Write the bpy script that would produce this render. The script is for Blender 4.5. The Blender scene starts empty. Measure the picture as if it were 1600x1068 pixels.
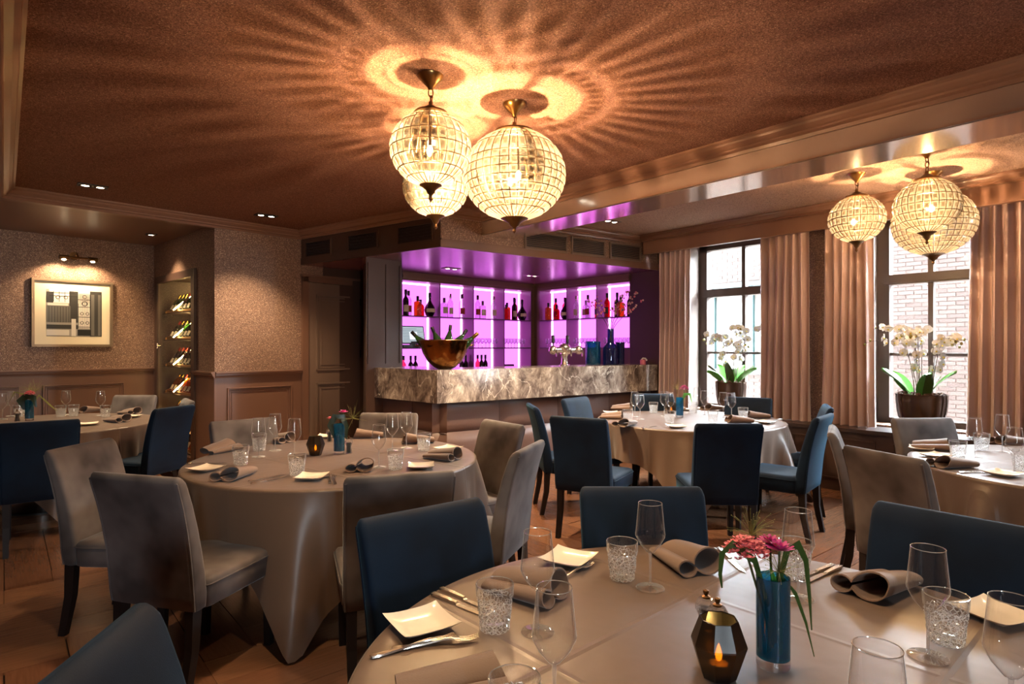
import bpy, bmesh, math, random
from mathutils import Vector, Matrix
PI = math.pi
C = bpy.context.scene
COL = C.collection
rnd = random.Random(7)

# ------------------------------------------------------------------ camera, world, exposure
F, CX, HY, CAMH = 950.0, 800.0, 541.0, 1.45
cam_d = bpy.data.cameras.new('camera')
cam = bpy.data.objects.new('camera', cam_d); COL.objects.link(cam)
cam.location = (0, 0, CAMH); cam.rotation_euler = (PI / 2, 0, 0)
cam_d.sensor_width = 36; cam_d.lens = 36 * F / 1600
cam_d.shift_y = (HY - 534) / 1600; cam_d.clip_start = 0.05; cam_d.clip_end = 200
C.camera = cam
C.view_settings.view_transform = 'Standard'; C.view_settings.look = 'None'
C.view_settings.exposure = 0.0; C.view_settings.gamma = 1.0
C.view_settings.use_curve_mapping = False
cy = C.cycles
cy.use_denoising = True; cy.max_bounces = 10; cy.diffuse_bounces = 4; cy.glossy_bounces = 4
cy.transmission_bounces = 10; cy.transparent_max_bounces = 24
cy.caustics_reflective = False; cy.caustics_refractive = False
cy.sample_clamp_indirect = 6.0; cy.sample_clamp_direct = 0.0
WORLD_STRENGTH = 160.0
w = bpy.data.worlds.new('world'); C.world = w; w.use_nodes = True
bg = w.node_tree.nodes['Background']
bg.inputs[0].default_value = (0.80, 0.91, 1.0, 1); bg.inputs[1].default_value = WORLD_STRENGTH

LAMP_W = 180.0        # pendant bulbs (each lamp)
SPOT_W = 130.0        # recessed downlights
WARM = (1.0, 0.66, 0.36)

# ------------------------------------------------------------------ frames
def V(x, y, z=0): return Vector((x, y, z))
def at(px, py, z):                       # where the sight line through a pixel meets height z
    D = F * (z - CAMH) / (HY - py); return V((px - CX) / F * D, D, z)
def frame(o, u, v):
    return lambda a, b, z: V(o[0] + a * u[0] + b * v[0], o[1] + a * u[1] + b * v[1], z)
M_ = (0.767, 0.641); A_ = (-0.641, 0.767)
W = frame((0, 0), A_, M_)                # W(s, d, z): s along the window wall, d towards it
Ln = (-0.743, 0.669); Lt = (0.669, 0.743)
L = frame((0, 0), Lt, Ln)                # L(u, off, z): the picture wall side
S0 = (-4.965, 8.43); St = (0.722, -0.692); Sn = (0.692, 0.722)
S = frame(S0, St, Sn)                    # side wall with the wine cabinet
CN = (0.374, 10.16)
N1 = frame(CN, (-0.725, -0.688), (-0.688, 0.725))
N2 = frame(CN, (0.641, -0.767), M_)
CB = (-0.776, 6.3)
e1 = (0.8186, 0.5744); n1 = (-0.5744, 0.8186)
e2 = (-0.727, 0.687); n2 = (0.687, 0.727)
B1 = frame(CB, e1, n1); B2 = frame(CB, e2, n2)
XC = (-0.739, 6.3)                       # bulkhead corner
xr = (0.814, 0.581); xrn = (-0.581, 0.814)
_l = math.hypot(-2.65 + 0.739, 7.68 - 6.3)
xl = ((-2.65 + 0.739) / _l, (7.68 - 6.3) / _l); xln = (xl[1], -xl[0])
XR = frame(XC, xr, xrn); XL = frame(XC, xl, xln)
ZC = 2.90; ZA = 2.84; ZS = 2.48

def isect(p, d, q, e):
    det = d[0] * -e[1] + e[0] * d[1]
    t = ((q[0] - p[0]) * -e[1] + e[0] * (q[1] - p[1])) / det
    return (p[0] + d[0] * t, p[1] + d[1] * t)

# ------------------------------------------------------------------ materials
MAT = {}
def nt(name):
    m = bpy.data.materials.new(name); m.use_nodes = True
    MAT[name] = m; return m, m.node_tree, m.node_tree.nodes['Principled BSDF']
def setin(b, **k):
    for n, v in k.items():
        i = b.inputs[n.replace('_', ' ')]
        i.default_value = (*v, 1) if isinstance(v, tuple) and len(v) == 3 else v
def srgb(r, g, b):
    f = lambda c: c / 255 / 12.92 if c <= 10 else ((c / 255 + 0.055) / 1.055) ** 2.4
    return (f(r), f(g), f(b))
def pb(name, col, rough=0.5, metal=0.0, noise=0.0, nscale=20.0, bump=0.0, bscale=60.0, spec=0.5, stretch=(1, 1, 1), **kw):
    m, t, b = nt(name)
    setin(b, Base_Color=col, Roughness=rough, Metallic=metal, Specular_IOR_Level=spec)
    for k, v in kw.items(): setin(b, **{k: v})
    if noise or bump:
        tc = t.nodes.new('ShaderNodeTexCoord'); mp = t.nodes.new('ShaderNodeMapping')
        mp.inputs['Scale'].default_value = stretch
        t.links.new(tc.outputs['Object'], mp.inputs[0])
    if noise:
        n = t.nodes.new('ShaderNodeTexNoise'); n.inputs['Scale'].default_value = nscale; n.inputs['Detail'].default_value = 5
        t.links.new(mp.outputs[0], n.inputs['Vector'])
        mx = t.nodes.new('ShaderNodeMix'); mx.data_type = 'RGBA'
        mx.inputs[6].default_value = (*[c * (1 - noise) for c in col], 1)
        mx.inputs[7].default_value = (*[min(1, c * (1 + noise)) for c in col], 1)
        t.links.new(n.outputs[0], mx.inputs[0]); t.links.new(mx.outputs[2], b.inputs['Base Color'])
    if bump:
        n = t.nodes.new('ShaderNodeTexNoise'); n.inputs['Scale'].default_value = bscale; n.inputs['Detail'].default_value = 4
        t.links.new(mp.outputs[0], n.inputs['Vector'])
        bp = t.nodes.new('ShaderNodeBump'); bp.inputs['Strength'].default_value = bump; bp.inputs['Distance'].default_value = 0.01
        t.links.new(n.outputs[0], bp.inputs['Height']); t.links.new(bp.outputs[0], b.inputs['Normal'])
    return m
def em(name, col, s):
    m = bpy.data.materials.new(name); m.use_nodes = True; t = m.node_tree
    t.nodes.clear(); e = t.nodes.new('ShaderNodeEmission'); o = t.nodes.new('ShaderNodeOutputMaterial')
    e.inputs[0].default_value = (*col, 1); e.inputs[1].default_value = s
    t.links.new(e.outputs[0], o.inputs[0]); MAT[name] = m; return m
def thin_glass(name, tint=(1, 1, 1), edge=0.8, refl=0.05, grazing=0.85, rough=0.02, body=None, bodyfac=0.0, power=3.5, white=0.0):
    m = bpy.data.materials.new(name); m.use_nodes = True; t = m.node_tree; t.nodes.clear()
    N = t.nodes.new
    o = N('ShaderNodeOutputMaterial'); tr = N('ShaderNodeBsdfTransparent'); gl = N('ShaderNodeBsdfGlossy')
    lw = N('ShaderNodeLayerWeight'); lw.inputs['Blend'].default_value = 0.5
    pw = N('ShaderNodeMath'); pw.operation = 'POWER'; pw.inputs[1].default_value = power
    t.links.new(lw.outputs['Facing'], pw.inputs[0])
    ma = N('ShaderNodeMath'); ma.operation = 'MULTIPLY_ADD'; ma.inputs[1].default_value = grazing; ma.inputs[2].default_value = refl
    t.links.new(pw.outputs[0], ma.inputs[0])
    mc = N('ShaderNodeMix'); mc.data_type = 'RGBA'
    mc.inputs[6].default_value = (*tint, 1); mc.inputs[7].default_value = (*[c * edge for c in tint], 1)
    t.links.new(pw.outputs[0], mc.inputs[0]); t.links.new(mc.outputs[2], tr.inputs[0])
    gl.inputs['Roughness'].default_value = rough
    src = tr
    if body:
        df = N('ShaderNodeBsdfTranslucent'); df.inputs[0].default_value = (*body, 1)
        d2 = N('ShaderNodeBsdfDiffuse'); d2.inputs[0].default_value = (*body, 1)
        ms0 = N('ShaderNodeMixShader'); ms0.inputs[0].default_value = 0.5
        t.links.new(df.outputs[0], ms0.inputs[1]); t.links.new(d2.outputs[0], ms0.inputs[2])
        ms1 = N('ShaderNodeMixShader'); ms1.inputs[0].default_value = bodyfac
        t.links.new(tr.outputs[0], ms1.inputs[1]); t.links.new(ms0.outputs[0], ms1.inputs[2]); src = ms1
    ms = N('ShaderNodeMixShader'); t.links.new(ma.outputs[0], ms.inputs[0])
    t.links.new(src.outputs[0], ms.inputs[1]); t.links.new(gl.outputs[0], ms.inputs[2])
    last = ms
    if white:  # diffuse white painted at grazing edges in place of refracted light
        dw = N('ShaderNodeBsdfDiffuse'); dw.inputs[0].default_value = (.95, .95, .95, 1); mw = N('ShaderNodeMixShader')
        p2 = N('ShaderNodeMath'); p2.operation = 'POWER'; p2.inputs[1].default_value = 6.0; t.links.new(lw.outputs['Facing'], p2.inputs[0])
        mu = N('ShaderNodeMath'); mu.operation = 'MULTIPLY'; mu.inputs[1].default_value = white; t.links.new(p2.outputs[0], mu.inputs[0])
        t.links.new(mu.outputs[0], mw.inputs[0]); t.links.new(ms.outputs[0], mw.inputs[1]); t.links.new(dw.outputs[0], mw.inputs[2]); last = mw
    t.links.new(last.outputs[0], o.inputs[0]); MAT[name] = m; return m

def glitter(name, col, spark, scale, amount, rough=0.55, metal=0.6, spec=0.4):
    """wallpaper with fine metallic flecks"""
    m, t, b = nt(name); N = t.nodes.new
    tc = N('ShaderNodeTexCoord'); vo = N('ShaderNodeTexVoronoi'); vo.inputs['Scale'].default_value = scale
    t.links.new(tc.outputs['Object'], vo.inputs['Vector'])
    sp = N('ShaderNodeSeparateColor'); t.links.new(vo.outputs['Color'], sp.inputs[0])
    rp = N('ShaderNodeValToRGB'); e = rp.color_ramp.elements
    e[0].position = 0.0; e[0].color = (*[c * 0.45 for c in col], 1)
    e[1].position = 1.0; e[1].color = (*spark, 1)
    k = e.new(1 - amount); k.color = (*[c * 1.35 for c in col], 1)
    t.links.new(sp.outputs[0], rp.inputs[0]); t.links.new(rp.outputs[0], b.inputs['Base Color'])
    mr = N('ShaderNodeMath'); mr.operation = 'GREATER_THAN'; mr.inputs[1].default_value = 1 - amount
    t.links.new(sp.outputs[0], mr.inputs[0])
    mm = N('ShaderNodeMath'); mm.operation = 'MULTIPLY'; mm.inputs[1].default_value = metal
    t.links.new(mr.outputs[0], mm.inputs[0]); t.links.new(mm.outputs[0], b.inputs['Metallic'])
    bp = N('ShaderNodeBump'); bp.inputs['Strength'].default_value = 0.5; bp.inputs['Distance'].default_value = 0.004
    t.links.new(sp.outputs[1], bp.inputs['Height']); t.links.new(bp.outputs[0], b.inputs['Normal'])
    setin(b, Roughness=rough, Specular_IOR_Level=spec); return m

glitter('wallpaper', srgb(128, 98, 82), srgb(215, 185, 160), 190, 0.16)
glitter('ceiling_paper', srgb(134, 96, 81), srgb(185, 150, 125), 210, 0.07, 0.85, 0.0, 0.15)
glitter('ceiling_paper_daylit', srgb(160, 130, 114), srgb(200, 170, 150), 210, 0.05, 0.85, 0.0, 0.15)  # ceiling paper lightened to paint in bounced daylight
pb('paint', srgb(112, 80, 64), 0.38, bump=0.05, bscale=120)
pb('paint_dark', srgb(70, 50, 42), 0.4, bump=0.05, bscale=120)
pb('lacquer', srgb(150, 122, 106), 0.16, spec=1.0, IOR=2.0)
pb('lacquer_brown', srgb(110, 74, 58), 0.34, spec=0.7)
pb('lacquer_gloss', srgb(222, 204, 190), 0.13, 0.7)
pb('lacquer_bar', srgb(138, 88, 92), 0.26, spec=1.0, IOR=1.8)
pb('niche_side', srgb(128, 84, 112), 0.25)
pb('trim_paint', srgb(128, 94, 76), 0.3)
pb('door_paint', srgb(118, 96, 82), 0.35)
pb('vent_dark', srgb(30, 22, 26), 0.6)
pb('vent_slat', srgb(112, 92, 78), 0.4)
pb('oak', srgb(118, 80, 58), 0.2, noise=0.30, nscale=5, bump=0.10, bscale=14, stretch=(1, 14, 14))
pb('oak_light', srgb(126, 88, 64), 0.2, noise=0.28, nscale=5, bump=0.10, bscale=14, stretch=(1, 14, 14))
pb('oak_dark', srgb(110, 74, 54), 0.22, noise=0.30, nscale=5, bump=0.10, bscale=14, stretch=(1, 14, 14))
pb('floor_base', srgb(48, 32, 24), 0.8)
pb('leg_wood', srgb(28, 20, 19), 0.55, spec=0.25)
pb('black', srgb(18, 17, 18), 0.4)
pb('brass', srgb(186, 140, 84), 0.28, 1.0)
pb('old_brass', srgb(120, 92, 62), 0.35, 1.0)
pb('steel', srgb(225, 218, 210), 0.22, 1.0)
pb('silver', srgb(235, 226, 216), 0.24, 1.0)
pb('leather', srgb(98, 76, 70), 0.42, bump=0.12, bscale=90)
pb('porcelain', srgb(238, 224, 206), 0.18, spec=0.6)
pb('napkin', srgb(114, 88, 72), 0.7, bump=0.10, bscale=250, Sheen_Weight=0.3)
pb('window_paint', srgb(74, 62, 56), 0.45)
pb('reveal_paint', srgb(120, 106, 98), 0.5)
pb('ledge', srgb(58, 44, 40), 0.35)
pb('pot_glaze', srgb(76, 56, 44), 0.12, 0.35, noise=0.4, nscale=6, spec=0.9)
pb('soil', srgb(88, 66, 52), 0.9, noise=0.5, nscale=40, bump=0.8, bscale=60)
pb('leaf', srgb(92, 168, 66), 0.35, noise=0.25, nscale=8, Subsurface_Weight=0.0)
pb('leaf_dark', srgb(64, 90, 38), 0.35, noise=0.25, nscale=8)
pb('leaf_black', srgb(34, 46, 30), 0.35)
pb('stem', srgb(78, 84, 46), 0.5)
pb('stem_brown', srgb(74, 52, 40), 0.6)
pb('petal_white', srgb(246, 248, 250), 0.5)
pb('petal_centre', srgb(220, 200, 90), 0.5)
pb('petal_pink', srgb(232, 128, 140), 0.55, noise=0.2, nscale=60)
pb('petal_magenta', srgb(196, 60, 140), 0.55, noise=0.25, nscale=60)
pb('blossom', srgb(226, 178, 170), 0.6)
pb('wisp', srgb(128, 124, 62), 0.6)
pb('gold_bowl', srgb(128, 88, 48), 0.15, 1.0, bump=0.5, bscale=14)
pb('foil_gold', srgb(206, 168, 84), 0.25, 1.0)
pb('foil_dark', srgb(34, 30, 30), 0.3, 0.6)
pb('cork_cap', srgb(60, 36, 30), 0.4)
pb('paper', srgb(226, 206, 170), 0.7)
pb('paper_red', srgb(170, 52, 40), 0.7)
pb('paper_black', srgb(26, 22, 24), 0.5)
pb('frame_silver', srgb(150, 132, 112), 0.3, 0.7)
pb('mat_board', srgb(226, 212, 184), 0.85)
for nm, c in (('tone0', 14), ('tone1', 48), ('tone2', 96), ('tone3', 150), ('tone4', 205), ('tone5', 235)):
    pb(nm, srgb(c, c * 0.97, c * 0.93), 0.6)
pb('brick', srgb(64, 50, 45), 0.85, noise=0.18, nscale=3, bump=0.3, bscale=30)
pb('brick_dark', srgb(55, 41, 36), 0.85, noise=0.18, nscale=3, bump=0.3, bscale=30)
pb('mortar', srgb(73, 64, 60), 0.9)
pb('teal_paint', srgb(22, 42, 43), 0.4)
pb('white_blind', srgb(120, 122, 118), 0.7)
pb('paving', srgb(150, 140, 132), 0.8)
pb('cab_inner', srgb(52, 36, 28), 0.5)
pb('ceramic_white', srgb(230, 225, 215), 0.3)
pb('screen_bezel', srgb(20, 18, 22), 0.35)
pb('wax', srgb(240, 230, 205), 0.5)

def velvet(name, dark, light, sheen, sw):
    m, t, b = nt(name); N = t.nodes.new
    tc = N('ShaderNodeTexCoord'); n = N('ShaderNodeTexNoise'); n.inputs['Scale'].default_value = 3.2; n.inputs['Detail'].default_value = 3
    t.links.new(tc.outputs['Object'], n.inputs['Vector'])
    rp = N('ShaderNodeValToRGB'); e = rp.color_ramp.elements
    e[0].position = 0.36; e[0].color = (*dark, 1); e[1].position = 0.66; e[1].color = (*light, 1)
    t.links.new(n.outputs[0], rp.inputs[0]); t.links.new(rp.outputs[0], b.inputs['Base Color'])
    n2_ = N('ShaderNodeTexNoise'); n2_.inputs['Scale'].default_value = 400
    t.links.new(tc.outputs['Object'], n2_.inputs['Vector'])
    bp = N('ShaderNodeBump'); bp.inputs['Strength'].default_value = 0.15; bp.inputs['Distance'].default_value = 0.002
    t.links.new(n2_.outputs[0], bp.inputs['Height']); t.links.new(bp.outputs[0], b.inputs['Normal'])
    setin(b, Roughness=0.75, Sheen_Weight=sw, Sheen_Roughness=0.3, Sheen_Tint=sheen, Specular_IOR_Level=0.2)
velvet('velvet_blue', srgb(7, 20, 36), srgb(13, 34, 57), srgb(110, 180, 225), .20)
velvet('velvet_gray', srgb(68, 62, 62), srgb(120, 112, 110), srgb(205, 212, 218), .30)

def cloth_mat():
    m, t, b = nt('tablecloth'); N = t.nodes.new
    setin(b, Base_Color=srgb(102, 82, 69), Roughness=0.38, Sheen_Weight=0.12, Specular_IOR_Level=0.5)
    tc = N('ShaderNodeTexCoord'); sx = N('ShaderNodeSeparateXYZ'); t.links.new(tc.outputs['Object'], sx.inputs[0])
    outs = []
    for ax in (0, 1):                     # pressed fold lines 0.59 m apart
        pp = N('ShaderNodeMath'); pp.operation = 'PINGPONG'; pp.inputs[1].default_value = 0.295
        t.links.new(sx.outputs[ax], pp.inputs[0])
        mr = N('ShaderNodeMapRange'); mr.inputs[1].default_value = 0.283; mr.inputs[2].default_value = 0.295
        t.links.new(pp.outputs[0], mr.inputs[0]); outs.append(mr)
    mxm = N('ShaderNodeMath'); mxm.operation = 'MAXIMUM'
    t.links.new(outs[0].outputs[0], mxm.inputs[0])
    sc_ = N('ShaderNodeMath'); sc_.operation = 'MULTIPLY'; sc_.inputs[1].default_value = 0.5
    t.links.new(outs[1].outputs[0], sc_.inputs[0]); t.links.new(sc_.outputs[0], mxm.inputs[1])
    n = N('ShaderNodeTexNoise'); n.inputs['Scale'].default_value = 7; n.inputs['Detail'].default_value = 2
    t.links.new(tc.outputs['Object'], n.inputs['Vector'])
    ad = N('ShaderNodeMath'); ad.operation = 'MULTIPLY_ADD'; ad.inputs[1].default_value = 1.6
    t.links.new(n.outputs[0], ad.inputs[0]); t.links.new(mxm.outputs[0], ad.inputs[2])
    bp = N('ShaderNodeBump'); bp.inputs['Strength'].default_value = 0.35; bp.inputs['Distance'].default_value = 0.006
    t.links.new(ad.outputs[0], bp.inputs['Height']); t.links.new(bp.outputs[0], b.inputs['Normal'])
cloth_mat()
def curtain_mat():
    pb('curtain', srgb(188, 160, 153), 0.5, Sheen_Weight=0.35, bump=0.06, bscale=300)
curtain_mat()
def marble_mat():
    m, t, b = nt('marble'); N = t.nodes.new
    tc = N('ShaderNodeTexCoord'); mp = N('ShaderNodeMapping')
    mp.inputs['Rotation'].default_value = (0.4, 0.75, 0.3); mp.inputs['Scale'].default_value = (2.2, 2.0, 1.5)
    t.links.new(tc.outputs['Object'], mp.inputs[0])
    n0 = N('ShaderNodeTexNoise'); n0.inputs['Scale'].default_value = 2.6; n0.inputs['Detail'].default_value = 13; n0.inputs['Roughness'].default_value = 0.74; n0.inputs['Distortion'].default_value = 0.5
    t.links.new(mp.outputs[0], n0.inputs['Vector'])
    rp = N('ShaderNodeValToRGB'); e = rp.color_ramp.elements
    e[0].position = 0.36; e[0].color = (*srgb(66, 55, 50), 1); e[1].position = 0.70; e[1].color = (*srgb(226, 212, 196), 1)
    k = e.new(0.46); k.color = (*srgb(112, 98, 90), 1); k = e.new(0.57); k.color = (*srgb(160, 146, 134), 1)
    t.links.new(n0.outputs[0], rp.inputs[0])
    wv = N('ShaderNodeTexNoise'); wv.inputs['Scale'].default_value = 1.1; wv.inputs['Detail'].default_value = 6; wv.inputs['Distortion'].default_value = 0.9
    t.links.new(mp.outputs[0], wv.inputs['Vector'])
    sb = N('ShaderNodeMath'); sb.operation = 'SUBTRACT'; sb.inputs[1].default_value = 0.5; t.links.new(wv.outputs[0], sb.inputs[0])
    ab = N('ShaderNodeMath'); ab.operation = 'ABSOLUTE'; t.links.new(sb.outputs[0], ab.inputs[0])
    mr = N('ShaderNodeMapRange'); mr.inputs[1].default_value = 0.0; mr.inputs[2].default_value = 0.008; mr.inputs[3].default_value = 0.6; mr.inputs[4].default_value = 0.0
    t.links.new(ab.outputs[0], mr.inputs[0])
    mx = N('ShaderNodeMix'); mx.data_type = 'RGBA'; mx.inputs[7].default_value = (*srgb(236, 224, 210), 1)
    t.links.new(mr.outputs[0], mx.inputs[0]); t.links.new(rp.outputs[0], mx.inputs[6])
    t.links.new(mx.outputs[2], b.inputs['Base Color']); setin(b, Roughness=0.18)
marble_mat()
thin_glass('glass', edge=0.9, refl=0.07, grazing=0.7, power=2.6, white=0.75)
thin_glass('glass_solid', edge=0.9, refl=0.12, grazing=0.7, power=1.6, white=0.9, body=(.95, .95, .95), bodyfac=.12)
def crystal_mat():
    m = bpy.data.materials.new('crystal'); m.use_nodes = True; t = m.node_tree; t.nodes.clear(); N = t.nodes.new
    o = N('ShaderNodeOutputMaterial'); g = N('ShaderNodeBsdfGlass'); g.inputs['IOR'].default_value = 1.52; g.inputs['Roughness'].default_value = 0.0
    tr = N('ShaderNodeBsdfTransparent'); tr.inputs[0].default_value = (.98, .98, .98, 1); ms = N('ShaderNodeMixShader'); ms.inputs[0].default_value = 0.55
    d = N('ShaderNodeBsdfTranslucent'); d.inputs[0].default_value = (.95, .95, .95, 1); m2 = N('ShaderNodeMixShader'); m2.inputs[0].default_value = 0.05
    t.links.new(tr.outputs[0], ms.inputs[1]); t.links.new(g.outputs[0], ms.inputs[2])
    t.links.new(ms.outputs[0], m2.inputs[1]); t.links.new(d.outputs[0], m2.inputs[2]); t.links.new(m2.outputs[0], o.inputs[0]); MAT['crystal'] = m
crystal_mat()
def cut_mat():
    m = bpy.data.materials.new('cut_crystal'); m.use_nodes = True; t = m.node_tree; t.nodes.clear(); N = t.nodes.new
    o = N('ShaderNodeOutputMaterial'); tc = N('ShaderNodeTexCoord'); vo = N('ShaderNodeTexVoronoi'); vo.feature = 'DISTANCE_TO_EDGE'; vo.inputs['Scale'].default_value = 95
    t.links.new(tc.outputs['Object'], vo.inputs['Vector'])
    mr = N('ShaderNodeMapRange'); mr.inputs[1].default_value = .03; mr.inputs[2].default_value = .13; mr.inputs[3].default_value = .62; mr.inputs[4].default_value = .03
    t.links.new(vo.outputs['Distance'], mr.inputs[0])
    bp = N('ShaderNodeBump'); bp.inputs['Strength'].default_value = 1.0; bp.inputs['Distance'].default_value = .004; t.links.new(vo.outputs['Distance'], bp.inputs['Height'])
    tr = N('ShaderNodeBsdfTransparent'); tr.inputs[0].default_value = (.97, .97, .97, 1)
    gl = N('ShaderNodeBsdfGlossy'); gl.inputs['Roughness'].default_value = .05; t.links.new(bp.outputs[0], gl.inputs['Normal'])
    m1 = N('ShaderNodeMixShader'); m1.inputs[0].default_value = .20; t.links.new(tr.outputs[0], m1.inputs[1]); t.links.new(gl.outputs[0], m1.inputs[2])
    d = N('ShaderNodeBsdfDiffuse'); tl = N('ShaderNodeBsdfTranslucent'); ma = N('ShaderNodeMixShader'); ma.inputs[0].default_value = .5
    for q in (d, tl): q.inputs[0].default_value = (.97, .97, .97, 1)
    t.links.new(d.outputs[0], ma.inputs[1]); t.links.new(tl.outputs[0], ma.inputs[2])
    m2 = N('ShaderNodeMixShader'); t.links.new(mr.outputs[0], m2.inputs[0]); t.links.new(m1.outputs[0], m2.inputs[1]); t.links.new(ma.outputs[0], m2.inputs[2])
    t.links.new(m2.outputs[0], o.inputs[0]); MAT['cut_crystal'] = m
cut_mat()
thin_glass('glass_bar', (.85, .85, .88), edge=0.35, refl=0.15, grazing=0.6, power=1.5, white=0.8, body=(.95, .95, .95), bodyfac=.15)
thin_glass('glass_rim', edge=0.9, refl=0.25, grazing=0.6, power=1.2, white=0.5, body=(.95, .95, .95), bodyfac=.40)
thin_glass('window_glass', (0.97, 0.98, 0.98), 0.9, 0.02, 0.3)
thin_glass('shelf_glass', (0.55, 0.45, 0.6), 0.4, 0.08, 0.6)
thin_glass('vase_blue', (0.16, 0.52, 0.68), 0.55, 0.07, 0.6, 0.03, (0.04, 0.30, 0.45), 0.22)
thin_glass('vase_navy', (0.08, 0.10, 0.34), 0.4, 0.08, 0.6, 0.03, (0.02, 0.03, 0.16), 0.5)
thin_glass('candle_glass', (0.52, 0.30, 0.07), 0.3, 0.04, 0.35, 0.28, (0.02, 0.017, 0.015), 0.74)
thin_glass('bead', (0.25, 0.22, 0.17), 0.8, 0.05, 0.25, 0.15, (1.0, 0.92, 0.74), 0.068)
thin_glass('bead_clear', (0.92, 0.86, 0.74), 0.8, 0.05, 0.25, 0.10, (1.0, 0.92, 0.72), 0.036)
for nm, c in (('liq_clear', (0.85, 0.80, 0.86)), ('liq_amber', (0.75, 0.28, 0.05)), ('liq_red', (0.70, 0.05, 0.06)), ('liq_green', (0.10, 0.22, 0.07)), ('liq_dark', (0.05, 0.025, 0.03)), ('liq_pink', (0.9, 0.25, 0.35))):
    thin_glass(nm, c, 0.5, 0.06, 0.7, 0.03, c, 0.25)
em('bulb', (1.0, 0.80, 0.50), 40.0)
em('spot_disc', (1.0, 0.86, 0.64), 22.0)
em('flame', (1.0, 0.60, 0.16), 110.0)
em('niche_panel', (0.90, 0.18, 1.0), 2.1)
em('led_pink', (0.95, 0.38, 1.0), 6.0)
em('led_warm', (1.0, 0.62, 0.22), 60.0)
em('screen', (0.62, 0.72, 0.78), 0.75)
em('screen_bright', (0.9, 0.95, 1.0), 1.2)
em('screen_dark', (0.35, 0.42, 0.5), 0.5)

# ------------------------------------------------------------------ mesh builder
class MB:
    def __init__(self): self.v = []; self.f = []
    def add(self, vs, fs):
        n = len(self.v); self.v += [tuple(p) for p in vs]; self.f += [tuple(n + i for i in q) for q in fs]; return self
    def hexa(self, p):                    # p: 4 bottom, 4 top
        return self.add(p, [(0, 3, 2, 1), (4, 5, 6, 7), (0, 1, 5, 4), (1, 2, 6, 5), (2, 3, 7, 6), (3, 0, 4, 7)])
    def box(self, a0, a1, b0, b1, z0, z1, fr=None):
        fr = fr or (lambda a, b, z: V(a, b, z))
        return self.hexa([fr(a0, b0, z0), fr(a1, b0, z0), fr(a1, b1, z0), fr(a0, b1, z0), fr(a0, b0, z1), fr(a1, b0, z1), fr(a1, b1, z1), fr(a0, b1, z1)])
    def prism(self, pts, z0, z1):         # plan polygon
        n = len(pts)
        return self.add([(p[0], p[1], z0) for p in pts] + [(p[0], p[1], z1) for p in pts],
                        [tuple(range(n))[::-1], tuple(range(n, 2 * n))] + [(i, (i + 1) % n, n + (i + 1) % n, n + i) for i in range(n)])
    def prof(self, fr, a0, a1, bz):       # profile in (b, z) run along a; a0/a1 may be functions of b (mitres)
        n = len(bz); g = lambda a, b: a(b) if callable(a) else a
        vs = [fr(g(a0, b), b, z) for b, z in bz] + [fr(g(a1, b), b, z) for b, z in bz]
        return self.add(vs, [tuple(range(n)), tuple(range(n, 2 * n))[::-1]] + [(i, (i + 1) % n, n + (i + 1) % n, n + i) for i in range(n)])
    def loft(self, rings, cap=True, closed=True):
        n = len(rings[0]); fs = []; m = n if closed else n - 1
        for k in range(len(rings) - 1):
            fs += [(k * n + i, k * n + (i + 1) % n, (k + 1) * n + (i + 1) % n, (k + 1) * n + i) for i in range(m)]
        if cap: fs += [tuple(range(n))[::-1], tuple((len(rings) - 1) * n + i for i in range(n))]
        return self.add([p for r in rings for p in r], fs)
    def lathe(self, prof, n=24, c=(0, 0, 0), rfun=None, cap=False):
        rings = []
        for k, (r, z) in enumerate(prof):
            rings.append([(c[0] + (r * (rfun(k, i) if rfun else 1)) * math.cos(2 * PI * i / n), c[1] + (r * (rfun(k, i) if rfun else 1)) * math.sin(2 * PI * i / n), c[2] + z) for i in range(n)])
        return self.loft(rings, cap)
    def tube(self, pts, rad, n=8, cap=True, closed=False):
        pts = [Vector(p) for p in pts]; rings = []; up = None
        N = len(pts)
        for i, p in enumerate(pts):
            if closed: d = (pts[(i + 1) % N] - pts[i - 1]).normalized()
            else: d = (pts[min(i + 1, N - 1)] - pts[max(i - 1, 0)]).normalized()
            if up is None: up = d.orthogonal().normalized()
            up = (up - d * up.dot(d)).normalized(); sd = d.cross(up)
            r = rad(i / (N - 1)) if callable(rad) else rad
            rings.append([p + (up * math.cos(2 * PI * k / n) + sd * math.sin(2 * PI * k / n)) * r for k in range(n)])
        if closed: rings.append(rings[0]); cap = False
        return self.loft(rings, cap)
    def ball(self, c, r, n=10, m=6, sz=1.0):
        return self.lathe([(max(1e-4, r * math.sin(PI * k / m)), -r * sz * math.cos(PI * k / m)) for k in range(m + 1)], n, c)
    def data(self, name, mat, smooth=True, angle=40):
        me = bpy.data.meshes.new(name); me.from_pydata(self.v, [], self.f); me.validate()
        b = bmesh.new(); b.from_mesh(me); bmesh.ops.remove_doubles(b, verts=b.verts, dist=1e-5)
        bmesh.ops.recalc_face_normals(b, faces=b.faces)
        if smooth:
            lim = math.radians(angle)
            for f in b.faces: f.smooth = True
            for e in b.edges:
                if len(e.link_faces) == 2 and e.calc_face_angle(0) > lim: e.smooth = False
        b.to_mesh(me); b.free()
        me.materials.append(MAT[mat] if isinstance(mat, str) else mat); return me
    def build(self, name, mat, parent=None, smooth=True, angle=40, loc=None, rotz=None):
        o = bpy.data.objects.new(name, self.data(name, mat, smooth, angle)); COL.objects.link(o)
        if parent: o.parent = parent
        if loc is not None: o.location = loc
        if rotz is not None: o.rotation_euler = (0, 0, rotz)
        return o

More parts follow.
